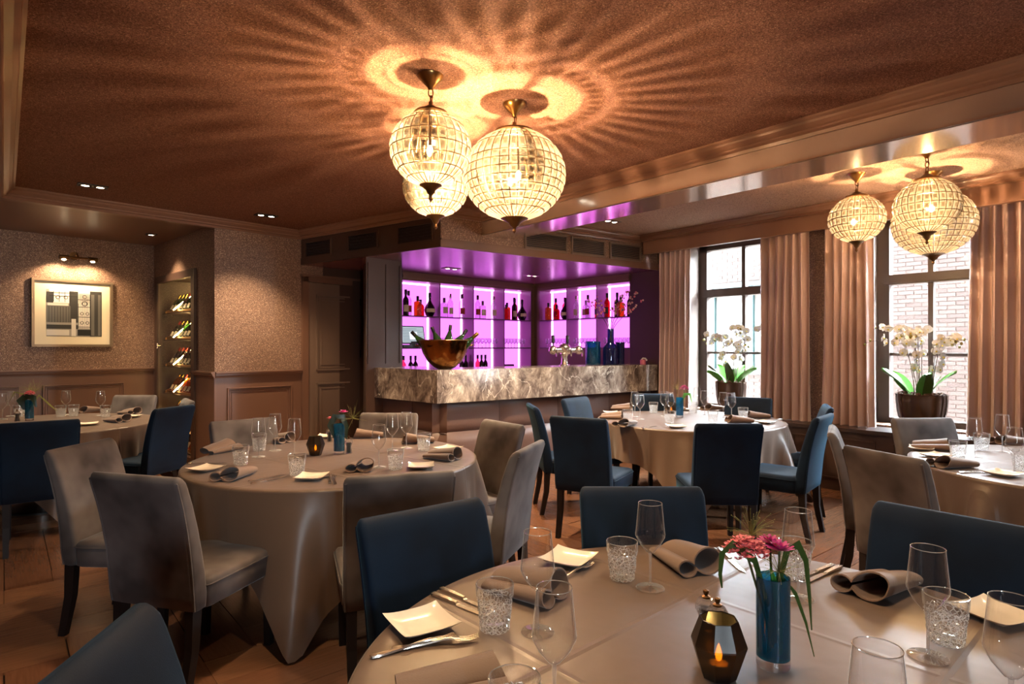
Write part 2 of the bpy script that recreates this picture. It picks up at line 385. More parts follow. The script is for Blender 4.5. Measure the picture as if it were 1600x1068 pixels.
def props(o, label=None, cat=None, group=None, kind=None):
    if label: o['label'] = label
    if cat: o['category'] = cat
    if group: o['group'] = group
    if kind: o['kind'] = kind
    return o
def thing(name, label, cat, loc=(0, 0, 0), rotz=0, group=None):
    o = bpy.data.objects.new(name, None); COL.objects.link(o)
    o.location = loc; o.rotation_euler = (0, 0, rotz); o.empty_display_size = 0.05
    return props(o, label, cat, group)
def inst(name, data, parent=None, loc=None, rot=None):
    o = bpy.data.objects.new(name, data); COL.objects.link(o)
    if parent: o.parent = parent
    if loc is not None: o.location = loc
    if rot is not None: o.rotation_euler = rot
    return o
KIDS = {}
def copy_tree(o, parent=None):
    c = o.copy(); COL.objects.link(c)
    if parent is not None: c.parent = parent
    for ch in list(o.children): copy_tree(ch, c)
    return c
class Kind:
    """first call hands out the thing itself, later calls copy it and its parts"""
    def __init__(self, make): self.make = make; self.proto = None
    def __call__(self, loc, rotz, label, group=None, name=None, scale=None, rot=None):
        if self.proto is None:
            o = self.proto = self.make()
        else: o = copy_tree(self.proto)
        o.location = loc; o.rotation_euler = rot if rot else (0, 0, rotz)
        if scale: o.scale = scale
        o['label'] = label
        if group: o['group'] = group
        return o
def struct(name, mb, mat, parent=None, smooth=False, label=None):
    o = mb.build(name, mat, parent, smooth)
    if parent is None: o['kind'] = 'structure'
    if label: o['label'] = label
    return o
def sempty(name, label=None):
    o = bpy.data.objects.new(name, None); COL.objects.link(o); o['kind'] = 'structure'
    if label: o['label'] = label
    return o
ORD = ['first', 'second', 'third', 'fourth', 'fifth', 'sixth', 'seventh', 'eighth', 'ninth', 'tenth', 'eleventh', 'twelfth']
def ang(vx, vy): return math.atan2(-vx, vy)      # rotation that turns local +Y to (vx, vy)
def light(name, kind, loc, energy, color, parent=None, **kw):
    d = bpy.data.lights.new(name, kind); d.energy = energy; d.color = color
    for k, v in kw.items(): setattr(d, k, v)
    o = bpy.data.objects.new(name, d); COL.objects.link(o); o.location = loc
    if parent: o.parent = parent
    return o

# ================================================================== STRUCTURE
SB, DL, SE = -4.6, -3.0, 9.3             # room limits: behind the camera, left, far
# ---- floor: herringbone boards, each a board of its own
fl = struct('floor', MB().box(SB - .2, 11.5, DL - .6, 7.0, -0.08, -0.012, W), 'floor_base')
PW, PN = 0.235, 5
plank_data = [MB().add([(-.0 , 0, -.012), (PW * PN - .0025, 0, -.012), (PW * PN - .0025, PW - .0025, -.012), (0, PW - .0025, -.012),
                        (.001, .001, 0), (PW * PN - .0035, .001, 0), (PW * PN - .0035, PW - .0035, 0), (.001, PW - .0035, 0)],
                       [(4, 5, 6, 7), (0, 1, 5, 4), (1, 2, 6, 5), (2, 3, 7, 6), (3, 0, 4, 7)]).data('plank', m, False) for m in ('oak', 'oak_light', 'oak_dark')]
planks = []
for k in range(-70, 90):
    for j in range(-14, 15):
        for hv in (0, 1):
            if hv == 0: x, y = k + PN * j, k - PN * j
            else: x, y = PN + k + PN * j, k - PN + 1 - PN * j
            cx_ = (x + (PN / 2 if hv == 0 else .5)) * PW; cy_ = (y + (.5 if hv == 0 else PN / 2)) * PW
            if SB < cx_ < 10.6 and DL - .3 < cy_ < 7.0: planks.append((x * PW, y * PW, hv, cx_, cy_))
def plank_rank(q):
    p = W(q[3], q[4], 0); return math.hypot(p.x, p.y) + (50 if (p.y < .6 or abs(p.x) > p.y * .9 + .8) else 0)
planks.sort(key=plank_rank)
base_rot = math.atan2(A_[1], A_[0])
rest = MB()
for i, (x, y, hv, cx_, cy_) in enumerate(planks):
    da = plank_data[(0, 1, 0, 2, 0, 1)[rnd.randrange(6)]]; dz = rnd.uniform(-.0008, .0008)
    # local frame: +x along s, +y along -d is mirrored, so build from the far corner
    if hv == 0: o_, r_ = W(x, y + PW, dz), base_rot
    else: o_, r_ = W(x, y, dz), base_rot - PI / 2
    if i < 300: inst('plank', da, fl, o_, (0, 0, r_))
    else:
        mt = Matrix.Translation(o_) @ Matrix.Rotation(r_, 4, 'Z')
        rest.add([mt @ v.co for v in da.vertices], [tuple(p.vertices) for p in da.polygons])
props(rest.build('floor_boards', 'oak', fl, False), kind='stuff')

# ---- ceilings
K = (-4.64, 5.51)
pier = (-3.38, 6.91)
pw_end = (-9.9, None)
def xy(v): return (v.x, v.y)
leftline = (W(0, DL, 0).x, W(0, DL, 0).y)
PL = isect(xy(L(0, 9.33, 0)), Lt, leftline, A_)      # picture wall meets left wall
struct('ceiling', MB().prism([xy(W(SB - .3, DL - .3, 0)), xy(W(SB - .3, 7.4, 0)), xy(W(12, 7.4, 0)), xy(W(12, DL - .3, 0))], ZC, ZC + .12), 'ceiling_paper')
KA = xy(W(SB, -0.012, 0))
struct('ceiling_daylit_side', MB().prism([xy(W(SB, 4.39, 0)), xy(W(SB, 6.8, 0)), xy(W(5.2, 6.8, 0)), xy(W(5.6, 4.39, 0))], ZC - .006, ZC - .001), 'ceiling_paper_daylit')  # thin lighter sheet, daylight bounce put into its colour
struct('ceiling_alcove', MB().prism([K, pier, xy(S(0, .1, 0)), (PL[0], PL[1]), xy(W(SB, DL, 0)), KA], ZA, ZC - .002), 'lacquer_brown')
# cornice: profile in (b, z); b measured from the edge towards the room
def cornice_profile(sg, b0, z_lo=2.795):
    p = [(0, ZC + .001), (.105, ZC + .001), (.105, 2.885), (.088, 2.875), (.082, 2.862), (.060, 2.845), (.045, 2.838), (.045, 2.825), (.026, 2.815), (.018, z_lo), (0, z_lo)]
    return [(b0 + sg * b, z) for b, z in p]
uK = K[0] * Lt[0] + K[1] * Lt[1]; offK = K[0] * Ln[0] + K[1] * Ln[1]
uX = -2.65 * Lt[0] + 7.68 * Lt[1]
struct('trim_1', MB().prof(L, uK - .05, uX + .02, cornice_profile(-1, offK)), 'trim_paint')
sK = K[0] * A_[0] + K[1] * A_[1]; dK = K[0] * M_[0] + K[1] * M_[1]
struct('trim_2', MB().prof(W, SB, sK + .05, cornice_profile(1, dK)), 'trim_paint')
struct('wall_alcove_edge', MB().prism([K, pier, (pier[0] + Ln[0] * .06, pier[1] + Ln[1] * .06), (K[0] + Ln[0] * .06 - .03, K[1] + Ln[1] * .06), xy(W(sK, dK - .06, 0)), xy(W(SB, dK - .06, 0)), xy(W(SB, dK, 0))], 2.795, ZC), 'trim_paint')
# ---- beam
sBeam = 5.30
struct('trim_beam', MB().box(SB, sBeam, 3.985, 4.395, 2.653, ZC, W), 'lacquer')
struct('trim_beam_underside', MB().box(SB, sBeam, 3.99, 4.39, 2.649, 2.6525, W), 'lacquer_gloss')
struct('trim_3', MB().prof(W, SB, sBeam, cornice_profile(-1, 3.985)), 'trim_paint')
struct('trim_4', MB().prof(W, SB, sBeam, [(3.97, 2.653), (3.985, 2.653), (3.985, 2.672), (3.97, 2.668)]), 'trim_paint')
# ---- bulkhead over the bar, soffit
XE = isect(XC, xr, (M_[0] * 6.8, M_[1] * 6.8), A_)
DOORC = (-2.03, 8.41)
struct('ceiling_bar', MB().prism([XC, XE, CN, DOORC, (-2.67, 7.7)], ZS, ZS + .05), 'lacquer_bar')
lenL = _l; lenR = math.hypot(XE[0] - XC[0], XE[1] - XC[1])
struct('wall_bulkhead_bar', MB().box(0, lenR, 0, .04, ZS + .05, ZC, XR), 'wallpaper')
struct('wall_bulkhead_door', MB().box(0, lenL + .02, 0, .04, ZS + .05, ZC, XL), 'paint_dark')
struct('trim_5', MB().box(-.01, lenR, -.022, .0, ZS - .002, ZS + .075, XR).box(0.0, lenR, -.012, 0, ZS + .075, ZS + .09, XR), 'paint')
struct('trim_6', MB().box(-.01, lenL, -.022, .0, ZS - .002, ZS + .075, XL).box(-.02, lenL, -.012, 0, ZS + .075, ZS + .09, XL), 'paint_dark')
struct('trim_7', MB().prof(XR, 0.0, lambda b: lenR - .36, cornice_profile(-1, 0, 2.80)), 'trim_paint')
struct('trim_8', MB().prof(XL, 0.0, lenL - .02, cornice_profile(-1, 0, 2.80)), 'trim_paint')
# ---- window wall (d 6.8), valance, ledge
WIN = [(3.32, 4.56, 3.94), (1.48, 2.436, 1.958), (-0.72, 0.42, -0.15)]
ZW0, ZW1 = 0.66, 2.76
ww = sempty('wall_right')
edges = [SB - .2] + [v for a, b, c in sorted(WIN) for v in (a, b)] + [4.98]
wb = MB()
for i in range(0, len(edges), 2): wb.box(edges[i], edges[i + 1], 6.8, 7.16, 0, ZC, W)
for a, b, c in WIN: wb.box(a, b, 6.8, 7.16, 0, ZW0, W).box(a, b, 6.8, 7.16, ZW1, ZC, W)
wb.build('wall_surface', 'wallpaper', ww, False)
wb2 = MB()
for a, b, c in WIN:
    for q0, q1 in ((a, a + .004), (b - .004, b)): wb2.box(q0, q1, 6.795, 7.1, ZW0, ZW1, W)
wb2.build('reveal', 'reveal_paint', ww, False)
struct('wall_valance', MB().box(SB, 5.02, 6.44, 6.485, 2.66, ZC, W), 'trim_paint')
struct('trim_9', MB().prof(W, SB, 5.02, cornice_profile(-1, 6.44, 2.815)), 'trim_paint')
struct('trim_10', MB().box(SB, 5.02, 6.43, 6.49, 2.652, 2.664, W), 'trim_paint')
lg = sempty('trim_window_ledge')
MB().box(SB, 4.93, 6.40, 7.10, 0.605, 0.64, W).build('ledge_top', 'ledge', lg, False)
MB().box(SB, 4.93, 6.44, 6.80, 0.0, 0.605, W).build('ledge_front', 'paint_dark', lg, False)
pq = MB()
for k in range(10):
    s0 = SB + .2 + k * .95
    for z0, z1 in ((.12, .135), (.515, .53)): pq.box(s0, s0 + .8, 6.428, 6.44, z0, z1, W)
    for q in (s0, s0 + .785): pq.box(q, q + .015, 6.428, 6.44, .12, .53, W)
pq.build('panel_moulding', 'paint_dark', lg, False)
# ---- windows
for i, (a, b, c) in enumerate(WIN):
    wn = sempty('window_%d' % (i + 1), ['tall window nearest the bar with a dark frame', 'tall dark framed window behind the larger orchid pot', 'tall dark framed window beside the right curtain'][i])
    f = MB(); fw = .115
    for q0, q1 in ((a, a + fw), (b - fw, b)): f.box(q0, q1, 7.02, 7.13, ZW0, ZW1, W)
    f.box(a, b, 7.02, 7.13, ZW0, ZW0 + .06, W).box(a, b, 7.02, 7.13, ZW1 - .07, ZW1, W)
    f.build('frame', 'window_paint', wn, False)
    MB().box(a + fw - .04, b - fw + .04, 7.0, 7.12, 2.085, 2.184, W).box(a + fw - .05, b - fw + .05, 6.99, 7.02, 2.10, 2.165, W).build('transom', 'window_paint', wn, False)
    MB().box(c - .024, c + .024, 7.03, 7.10, 2.184, ZW1 - .07, W).build('mullion', 'window_paint', wn, False)
    MB().box(c - .022, c + .022, 7.03, 7.10, ZW0 + .06, 2.085, W).build('mullion', 'window_paint', wn, False)
    MB().box(a + fw, b - fw, 7.035, 7.09, 1.355, 1.385, W).build('glazing_bar', 'window_paint', wn, False)
    for q0, q1 in ((a + fw, c - .024), (c + .024, b - fw)):
        for z0, z1 in ((ZW0 + .06, 1.355), (1.385, 2.085), (2.184, ZW1 - .07)):
            MB().box(q0, q1, 7.06, 7.064, z0, z1, W).build('pane', 'window_glass', wn, False)
    pd = bpy.data.lights.new('sky_portal', 'AREA'); pd.shape = 'RECTANGLE'; pd.size = b - a; pd.size_y = ZW1 - ZW0
    pd.cycles.is_portal = True
    po = bpy.data.objects.new('sky_portal', pd); COL.objects.link(po)
    po.location = W((a + b) / 2, 7.2, (ZW0 + ZW1) / 2)
    po.rotation_euler = Vector((-M_[0], -M_[1], 0)).to_track_quat('-Z', 'Y').to_euler()
# ---- unseen window added behind the camera as front fill light
w4 = sempty('window_4')
FB = frame((0, 0), M_, A_)
fm = MB()
for q0, q1 in ((-1.72, -1.67), (-1.33, -1.28)): fm.box(q0, q1, SB - .10, SB - .04, 1.4, 2.5, FB)
for y0, y1 in ((1.4, 1.46), (2.44, 2.5)): fm.box(-1.72, -1.28, SB - .10, SB - .04, y0, y1, FB)
fm.build('frame', 'window_paint', w4, False)
MB().box(-1.70, -1.30, SB - .072, SB - .068, 1.45, 2.45, FB).build('pane', 'window_glass', w4, False)
pd = bpy.data.lights.new('sky_portal', 'AREA'); pd.shape = 'RECTANGLE'; pd.size = .44; pd.size_y = 1.1; pd.cycles.is_portal = True
po = bpy.data.objects.new('sky_portal', pd); COL.objects.link(po); po.location = FB(-1.5, SB - .16, 1.95)
po.rotation_euler = Vector((A_[0], A_[1], 0)).to_track_quat('-Z', 'Y').to_euler()
# ---- walls out of view and the picture wall
struct('wall_left', MB().box(SB - .1, SE, DL - .12, DL, 0, ZC, W), 'wallpaper')
struct('wall_front', MB().box(SB - .12, SB, DL - .12, -1.72, 0, ZC, W).box(SB - .12, SB, -1.28, 7.16, 0, ZC, W).box(SB - .12, SB, -1.72, -1.28, 0, 1.4, W).box(SB - .12, SB, -1.72, -1.28, 2.5, ZC, W), 'wallpaper')
RAIL = 1.146
uP = PL[0] * Lt[0] + PL[1] * Lt[1]
struct('wall_picture', MB().box(uP - .1, 2.95, 9.33, 9.45, RAIL - .05, ZC, L), 'wallpaper')
def rail_prof(b0): return [(b0, RAIL - .055), (b0 - .012, RAIL - .055), (b0 - .018, RAIL - .035), (b0 - .03, RAIL - .028), (b0 - .03, RAIL - .012), (b0 - .042, RAIL - .004), (b0 - .042, RAIL + .012), (b0, RAIL + .016)]
def wainscot(name, fr, a0, a1, b0, spans, mat='paint', zt=.97, zb=.20):
    w_ = sempty(name)
    MB().box(a0, a1, b0, b0 + .12, 0, RAIL - .04, fr).build('wall_surface', mat, w_, False)
    MB().prof(fr, a0, a1, rail_prof(b0)).build('dado_rail', mat, w_, False)
    MB().box(a0, a1, b0 - .016, b0, 0, .13, fr).build('skirting', mat, w_, False)
    for p0, p1 in spans:
        for ins, dep, hw in ((0, .020, .016), (.022, .012, .010), (.05, .007, .006)):
            pm = MB(); q0, q1, y0, y1 = p0 + ins, p1 - ins, zb + ins, zt - ins
            pm.prof(fr, q0, q1, [(b0, y1 - hw), (b0 - dep, y1 - hw * .7), (b0 - dep, y1 - hw * .2), (b0, y1)])
            pm.prof(fr, q0, q1, [(b0, y0), (b0 - dep, y0 + hw * .2), (b0 - dep, y0 + hw * .7), (b0, y0 + hw)])
            for q in (q0, q1 - hw): pm.box(q, q + hw, b0 - dep, b0, y0, y1, fr)
            pm.build('panel_moulding', mat, w_, False)
    return w_
wainscot('wall_picture_wainscot', L, uP - .1, 2.94, 9.32, [(1.70, 2.58), (.62, 1.48), (-.46, .40), (-1.5, -.66)])
# ---- pier wall between the cabinet and the door
uA = pier[0] * Lt[0] + pier[1] * Lt[1]
struct('wall_pier', MB().box(uA, 5.05, 7.135, 7.26, RAIL - .05, ZC, L), 'wallpaper')
struct('wall_behind_door', MB().box(3.9, 5.05, 7.137, 7.26, 0, RAIL - .05, L), 'paint_dark')
wainscot('wall_pier_wainscot', L, uA, 3.93, 7.127, [(3.01, 3.80)])
# ---- side wall round the wine cabinet
struct('wall_cabinet_side', MB().box(1.62, 2.197, 0, .12, RAIL - .05, ZC, S).box(-.02, 1.62, 0, .12, 2.385, ZC, S).box(-.02, .14, 0, .12, RAIL - .05, 2.385, S), 'wallpaper')
wsd = sempty('wall_cabinet_side_wainscot')
MB().box(1.60, 2.205, -.008, .12, 0, RAIL - .04, S).box(-.02, .145, -.008, .12, 0, RAIL - .04, S).build('wall_surface', 'paint', wsd, False)
MB().prof(S, 1.60, 2.23, [(b - 9.328, z) for b, z in rail_prof(9.32)]).build('dado_rail', 'paint', wsd, False)
# ---- door
dr = sempty('door_1', 'tall brown panelled door under the bar bulkhead')
dz = 7.135; u0, u1 = 3.955, 4.84
fm = MB()
for q0, q1 in ((u0 - .02, u0 + .06), (u1 - .06, u1 + .02)): fm.box(q0, q1, dz - .045, dz, 0, 2.335, L)
fm.box(u0 - .02, u1 + .02, dz - .045, dz, 2.27, 2.335, L).box(u0 - .035, u1 + .035, dz - .055, dz, 2.335, 2.365, L)
fm.build('door_frame', 'paint', dr, False)
MB().box(u0 + .065, u1 - .065, dz - .03, dz, 0.005, 2.262, L).build('door_leaf', 'door_paint', dr, False)
for z0, z1 in ((.18, .98), (1.14, 2.12)):
    for ins, dep, hw in ((0, .042, .02), (.028, .036, .012), (.07, .036, .008)):
        pm = MB(); q0, q1, y0, y1 = u0 + .17 + ins, u1 - .17 - ins, z0 + ins, z1 - ins
        pm.box(q0, q1, dz - dep, dz - .028, y1 - hw, y1, L).box(q0, q1, dz - dep, dz - .028, y0, y0 + hw, L)
        for q in (q0, q1 - hw): pm.box(q, q + hw, dz - dep, dz - .028, y0, y1, L)
        pm.build('panel_moulding', 'door_paint', dr, False)
hb = MB()
for z in (.35, 1.3, 2.0): hb.box(u1 - .075, u1 - .055, dz - .055, dz - .03, z, z + .1, L)
hb.build('hinge', 'black', dr, False)
# ---- pier at the end of the bar
P1, P2, P3 = (-1.678, 6.993), (-1.337, 7.372), (-1.515, 8.37)
pr = sempty('wall_bar_end')
MB().prism([P1, P2, P3, (-2.0, 8.42), (-2.05, 8.36)], 0, ZS).build('wall_surface', 'paint_dark', pr, False)
dx, dy = P2[0] - P1[0], P2[1] - P1[1]; ll = math.hypot(dx, dy); PF = frame(P1, (dx / ll, dy / ll), (dy / ll, -dx / ll))
for q0, q1 in ((.02, .05), (.27, .30), (ll - .04, ll - .01)): MB().box(q0, q1, 0, .012, 1.25, 2.42, PF).build('panel_moulding', 'paint_dark', pr, False)
# ---- far wall and corner behind the bar
struct('wall_rear', MB().box(-.3, 3.6, .32, .44, 0, ZC, N1), 'paint_dark')
struct('wall_bar_right', MB().box(-.3, 2.15, .32, .44, 0, ZC, N2).box(2.024, 2.60, 0, .32, 0, ZC, N2), 'paint_dark')

# ================================================================== OUTSIDE
struct('ground', MB().box(-8, 14, 7.2, 14, -.12, -.02, W), 'paving')
bd = thing('brick_house', 'pale brick house wall with a teal window, seen outside through the tall windows', 'building', W(3, 11, 0))
bo = Vector(bd.location)
def BW(s, d, z): return W(s, d, z) - bo
TW = (5.28, 6.88, .92, 2.62)
wl = MB()
wl.box(-5, TW[0], 11.03, 11.4, -.1, 3.65, BW).box(TW[1], 11, 11.03, 11.4, -.1, 3.65, BW).box(TW[0], TW[1], 11.03, 11.4, -.1, TW[2], BW).box(TW[0], TW[1], 11.03, 11.4, TW[3], 3.65, BW)
wl.build('mortar', 'mortar', bd, False)
bl, bh = .21, .052
bdat = [MB().box(0, bl, -.008, .03, 0, bh).data('brick', m, False) for m in ('brick', 'brick_dark')]
bricks = []
r_ = 0; z = 0.0
while z < 3.58:
    s = -4.8 + (0.11 if r_ % 2 else 0)
    while s < 10.5:
        if not (z + bh > TW[2] and z < TW[3] + .08 and s + bl > TW[0] and s < TW[1]): bricks.append((s, z))
        s += bl + .012
    z += bh + .013; r_ += 1
def seen(q):
    s, z = q[0] / 11 * 7.05, CAMH + (q[1] - CAMH) / 11 * 7.05
    return (1.5 < s < 2.35 or 3.85 < s < 4.5) and .9 < z < 2.7
bricks.sort(key=lambda q: (0 if seen(q) else 1, abs(q[0] - 3.0) + abs(q[1] - 2) * .6))
brot = math.atan2(A_[1], A_[0])
rest = MB()
for i, (s, z) in enumerate(bricks):
    da = bdat[rnd.random() < .3]; dd = rnd.uniform(-.004, .003)
    p = BW(s, 11.03 + dd, z)
    if i < 300: inst('brick', da, bd, p, (0, 0, brot)).scale = (1, -1, 1)
    elif -1 < s < 9 and z < 4.3:
        rest.box(s, s + bl, 11.022 + dd, 11.05, z, z + bh, BW)
props(rest.build('bricks', 'brick', bd, False), kind='stuff')
tw = MB()
for q0, q1 in ((TW[0], TW[0] + .09), (TW[1] - .09, TW[1]), (5.97, 6.07)): tw.box(q0, q1, 10.99, 11.1, TW[2], TW[3], BW)
tw.box(TW[0], TW[1], 10.99, 11.1, TW[2], TW[2] + .08, BW).box(TW[0], TW[1], 10.99, 11.1, TW[3] - .10, TW[3], BW).box(TW[0] - .05, TW[1] + .05, 10.96, 11.1, TW[3], TW[3] + .07, BW)
tw.build('window', 'teal_paint', bd, False)
MB().box(TW[0] + .09, TW[1] - .09, 11.07, 11.09, TW[2] + .08, TW[3] - .1, BW).build('blind', 'white_blind', bd, False)

struct('wall_upper_sky_block', MB().box(-9, 15, 7.0, 7.16, ZC + .12, 9.5, W), 'mortar')  # unseen upper storeys, added to keep sky light off the house opposite

# ================================================================== BAR
def offs(d): # inner L of the bar: corner point moved inward by d along both legs
    return isect((CB[0] + n1[0] * d, CB[1] + n1[1] * d), e1, (CB[0] + n2[0] * d, CB[1] + n2[1] * d), e2)
LR, LL = 3.35, 1.235                      # lengths of the right and left leg
ZB = 1.205
bar = thing('bar_counter', 'long angled bar counter clad in grey brown marble above dark padded panels', 'bar', (CB[0], CB[1], 0))
bo = Vector(bar.location)
def rel(fr): return lambda a, b, z: fr(a, b, z) - bo
RB1, RB2 = rel(B1), rel(B2)
def Lpoly(d0, d1, lr=LR, ll_=LL):
    a, b = offs(d0), offs(d1)
    def q(fr, l, d): v = fr(l, d, 0); return (v.x, v.y)
    return [a, q(B1, lr, d0), q(B1, lr, d1), b, q(B2, ll_, d1), q(B2, ll_, d0)]
def Lprism(d0, d1, z0, z1, **k):
    p = Lpoly(d0, d1, **k); c = lambda q: (q[0] - bo.x, q[1] - bo.y)
    mb = MB(); mb.prism([c(p[i]) for i in (0, 1, 2, 3)], z0, z1); mb.prism([c(p[i]) for i in (0, 3, 4, 5)], z0, z1); return mb
Lprism(0, .62, ZB - .03, ZB).build('marble_top', 'marble', bar, False)
Lprism(0.0, .05, ZB - .347, ZB - .031).build('marble_apron', 'marble', bar, False)
Lprism(.15, .2, 0, ZB - .03).build('carcass', 'paint_dark', bar, False)
Lprism(.085, .15, 0.0, .045).build('kick_strip', 'brass', bar, False)
Lprism(.10, .15, .045, .075).build('plinth', 'black', bar, False)
def pad(fr, a0, a1, z0, z1, b_face, bulge):
    rings = []; nA, nZ = 8, 8; vs = []; fs = []
    for i in range(nA + 1):
        for j in range(nZ + 1):
            u, v_ = i / nA, j / nZ
            h = (1 - abs(2 * u - 1) ** 6) * (1 - abs(2 * v_ - 1) ** 6)
            vs.append(fr(a0 + (a1 - a0) * u, b_face - bulge * h, z0 + (z1 - z0) * v_))
    for i in range(nA):
        for j in range(nZ): fs.append((i * (nZ + 1) + j, (i + 1) * (nZ + 1) + j, (i + 1) * (nZ + 1) + j + 1, i * (nZ + 1) + j + 1))
    return MB().add(vs, fs)
for fr, a0, n_, st in ((RB1, .02, 4, .86), (RB2, .02, 2, .60)):
    for k in range(n_):
        for z0, z1, bu in ((.08, .525, .075), (.53, .875, .035)):
            pad(fr, a0 + k * st, a0 + (k + 1) * st - .008, z0, z1, .15 if z1 < .6 else .15, bu).build('padded_panel', 'leather', bar)
# ---- back counter
struct('trim_back_counter', MB().box(0.02, 2.62, -.45, .30, .93, 1.0, N1).box(0.02, 2.62, -.4, .30, 0, .93, N1).box(.45, 2.10, -.45, .30, .93, 1.0, N2).box(.4, 2.1, -.4, .30, 0, .93, N2), 'paint_dark')

def back_bar(name, label, fr, us, zb, left_end, right_end):
    o0 = fr((us[0] + us[-1]) / 2, 0, zb)
    t = thing(name, label, 'shelving', o0); o0 = Vector(t.location)
    R_ = lambda a, b, z: fr(a, b, z) - o0
    ua, ub = us[0], us[-1]
    MB().box(ua - left_end, ub + right_end, -.02, .31, 2.366, ZS, R_).box(ua - left_end, ub + right_end, -.035, -.02, 2.40, 2.44, R_).build('fascia', 'paint', t, False)
    for u in us: MB().box(u - .009, u + .009, -.0, .30, zb, 2.366, R_).build('divider', 'niche_side', t, False)
    for k in range(len(us) - 1):
        q0, q1 = us[k] + .010, us[k + 1] - .010
        MB().box(q0, q1, .285, .30, zb, 2.366, R_).build('back_panel', 'niche_panel', t, False)
        # light strips along one side and along the top
        MB().box(q0, q0 + .022, .262, .284, zb, 2.36, R_).build('light_strip', 'led_pink', t, False)
        MB().box(q0, q1, .235, .283, 2.345, 2.365, R_).build('light_strip', 'led_pink', t, False)
        MB().box(q0, q1, .01, .26, 1.868, 1.880, R_).build('glass_shelf', 'shelf_glass', t, False)
        MB().box(q0, q1, .01, .26, 1.418, 1.430, R_).build('glass_shelf', 'shelf_glass', t, False)
        for zz in (1.868, 1.418): MB().box(q0, q1, .006, .012, zz - .002, zz + .014, R_).build('shelf_edge', 'paint_dark', t, False)
    return t
U1 = [.075, .684, 1.322, 1.955, 2.605]
U2 = [.128, .761, 1.387, 2.024]
back_bar('back_bar_shelving', 'four purple lit shelf niches left of the bar corner', N1, U1, 1.0, .0, .0)
back_bar('back_bar_shelving', 'three purple lit shelf niches right of the bar corner', N2, U2, 1.42, .02, .0)
struct('wall_bar_corner', MB().box(-.02, .070, -.0, .3, 0, ZS, N1).box(-.02, .122, 0.0, .3, 0, ZS, N2), 'paint')
struct('wall_bar_panel', MB().box(.122, 2.03, .0, .3, 1.0, 1.415, N2), 'paint')

# ---- ventilation grilles in the bulkhead
def vent(fr, a0, a1, z0, z1, label, slats, mat_s):
    o0 = fr((a0 + a1) / 2, 0, z0); t = thing('vent_grille', label, 'vent', o0, 0, 'ventilation grilles above the bar')
    R_ = lambda a, b, z: fr(a, b, z) - o0
    fm = MB(); e = .022
    for q0, q1, y0, y1 in ((a0 - e, a0, z0 - e, z1 + e), (a1, a1 + e, z0 - e, z1 + e), (a0, a1, z0 - e, z0), (a0, a1, z1, z1 + e)): fm.box(q0, q1, -.022, 0, y0, y1, R_)
    fm.build('frame', mat_s, t, False)
    MB().box(a0, a1, -.006, -.001, z0, z1, R_).build('backing', 'vent_dark', t, False)
    for k in range(slats):
        z = z0 + (k + .5) * (z1 - z0) / slats
        MB().prof(R_, a0, a1, [(-.020, z - .005), (-.018, z - .007), (-.008, z + .001), (-.010, z + .004)]).build('slat', 'vent_slat' if mat_s == 'vent_slat' else 'vent_dark', t, False)
def on_line(fr_o, d, px):                # distance along a plan line where the sight column px crosses it
    k = (px - CX) / F
    return (k * fr_o[1] - fr_o[0]) / (d[0] - k * d[1])
for (p0, p1), lab in zip(((818, 886), (891, 945), (951, 1001)), ('slatted beige vent beside the ceiling beam', 'slatted beige vent in the middle of three over the bar', 'slatted beige vent nearest the windows')):
    vent(XR, on_line(XC, xr, p0) + .03, on_line(XC, xr, p1) - .03, 2.585, 2.755, lab, 8, 'vent_slat')
for (p0, p1), lab in zip(((478, 519), (545, 592), (622, 678)), ('dark vent over the left part of the door', 'dark vent in the middle above the bar end', 'dark vent beside the bulkhead corner')):
    b0, b1 = on_line(XC, xl, p1), on_line(XC, xl, p0)
    vent(XL, b0 + .02, b1 - .02, 2.57, 2.74, lab, 5, 'paint_dark')

# ================================================================== WINE CABINET
wc = thing('wine_cabinet', 'tall glass fronted wine cabinet with lit tilted racks in the side wall', 'cabinet', S(.87, 0, 0))
wo = Vector(wc.location)
RS = lambda a, b, z: S(a, b, z) - wo
c0, c1, cz = .154, 1.605, 2.37
MB().box(c0, c1, .55, .57, 0, cz, RS).box(c0, c0 + .02, 0, .57, 0, cz, RS).box(c1 - .02, c1, 0, .57, 0, cz, RS).box(c0, c1, 0, .57, 0, .04, RS).box(c0, c1, 0, .57, cz - .02, cz, RS).build('body', 'cab_inner', wc, False)
fm = MB()
for q0, q1 in ((c0 - .02, c0 + .085), (c1 - .085, c1 + .02)): fm.box(q0, q1, -.03, .03, 0, cz + .02, RS)
fm.box(c0, c1, -.03, .03, cz - .07, cz + .02, RS).box(c0, c1, -.03, .03, 0, .10, RS)
for q0, q1 in ((c0 + .085, c0 + .10), (c1 - .10, c1 - .085)): fm.box(q0, q1, -.02, .02, .1, cz - .07, RS)
fm.build('door_frame', 'paint_dark', wc, False)
MB().box(c0 + .09, c1 - .09, -.002, .002, .10, cz - .07, RS).build('glass_door', 'window_glass', wc, False)
kb = MB(); kb.tube([RS(c0 + .13, -.04, 1.42), RS(c0 + .13, -.04, 1.50)], .008).tube([RS(c0 + .13, -.04, 1.46), RS(c0 + .13, 0, 1.46)], .006); kb.build('handle', 'steel', wc)
SHZ = [.10, .46, .82, 1.18, 1.54, 1.90]
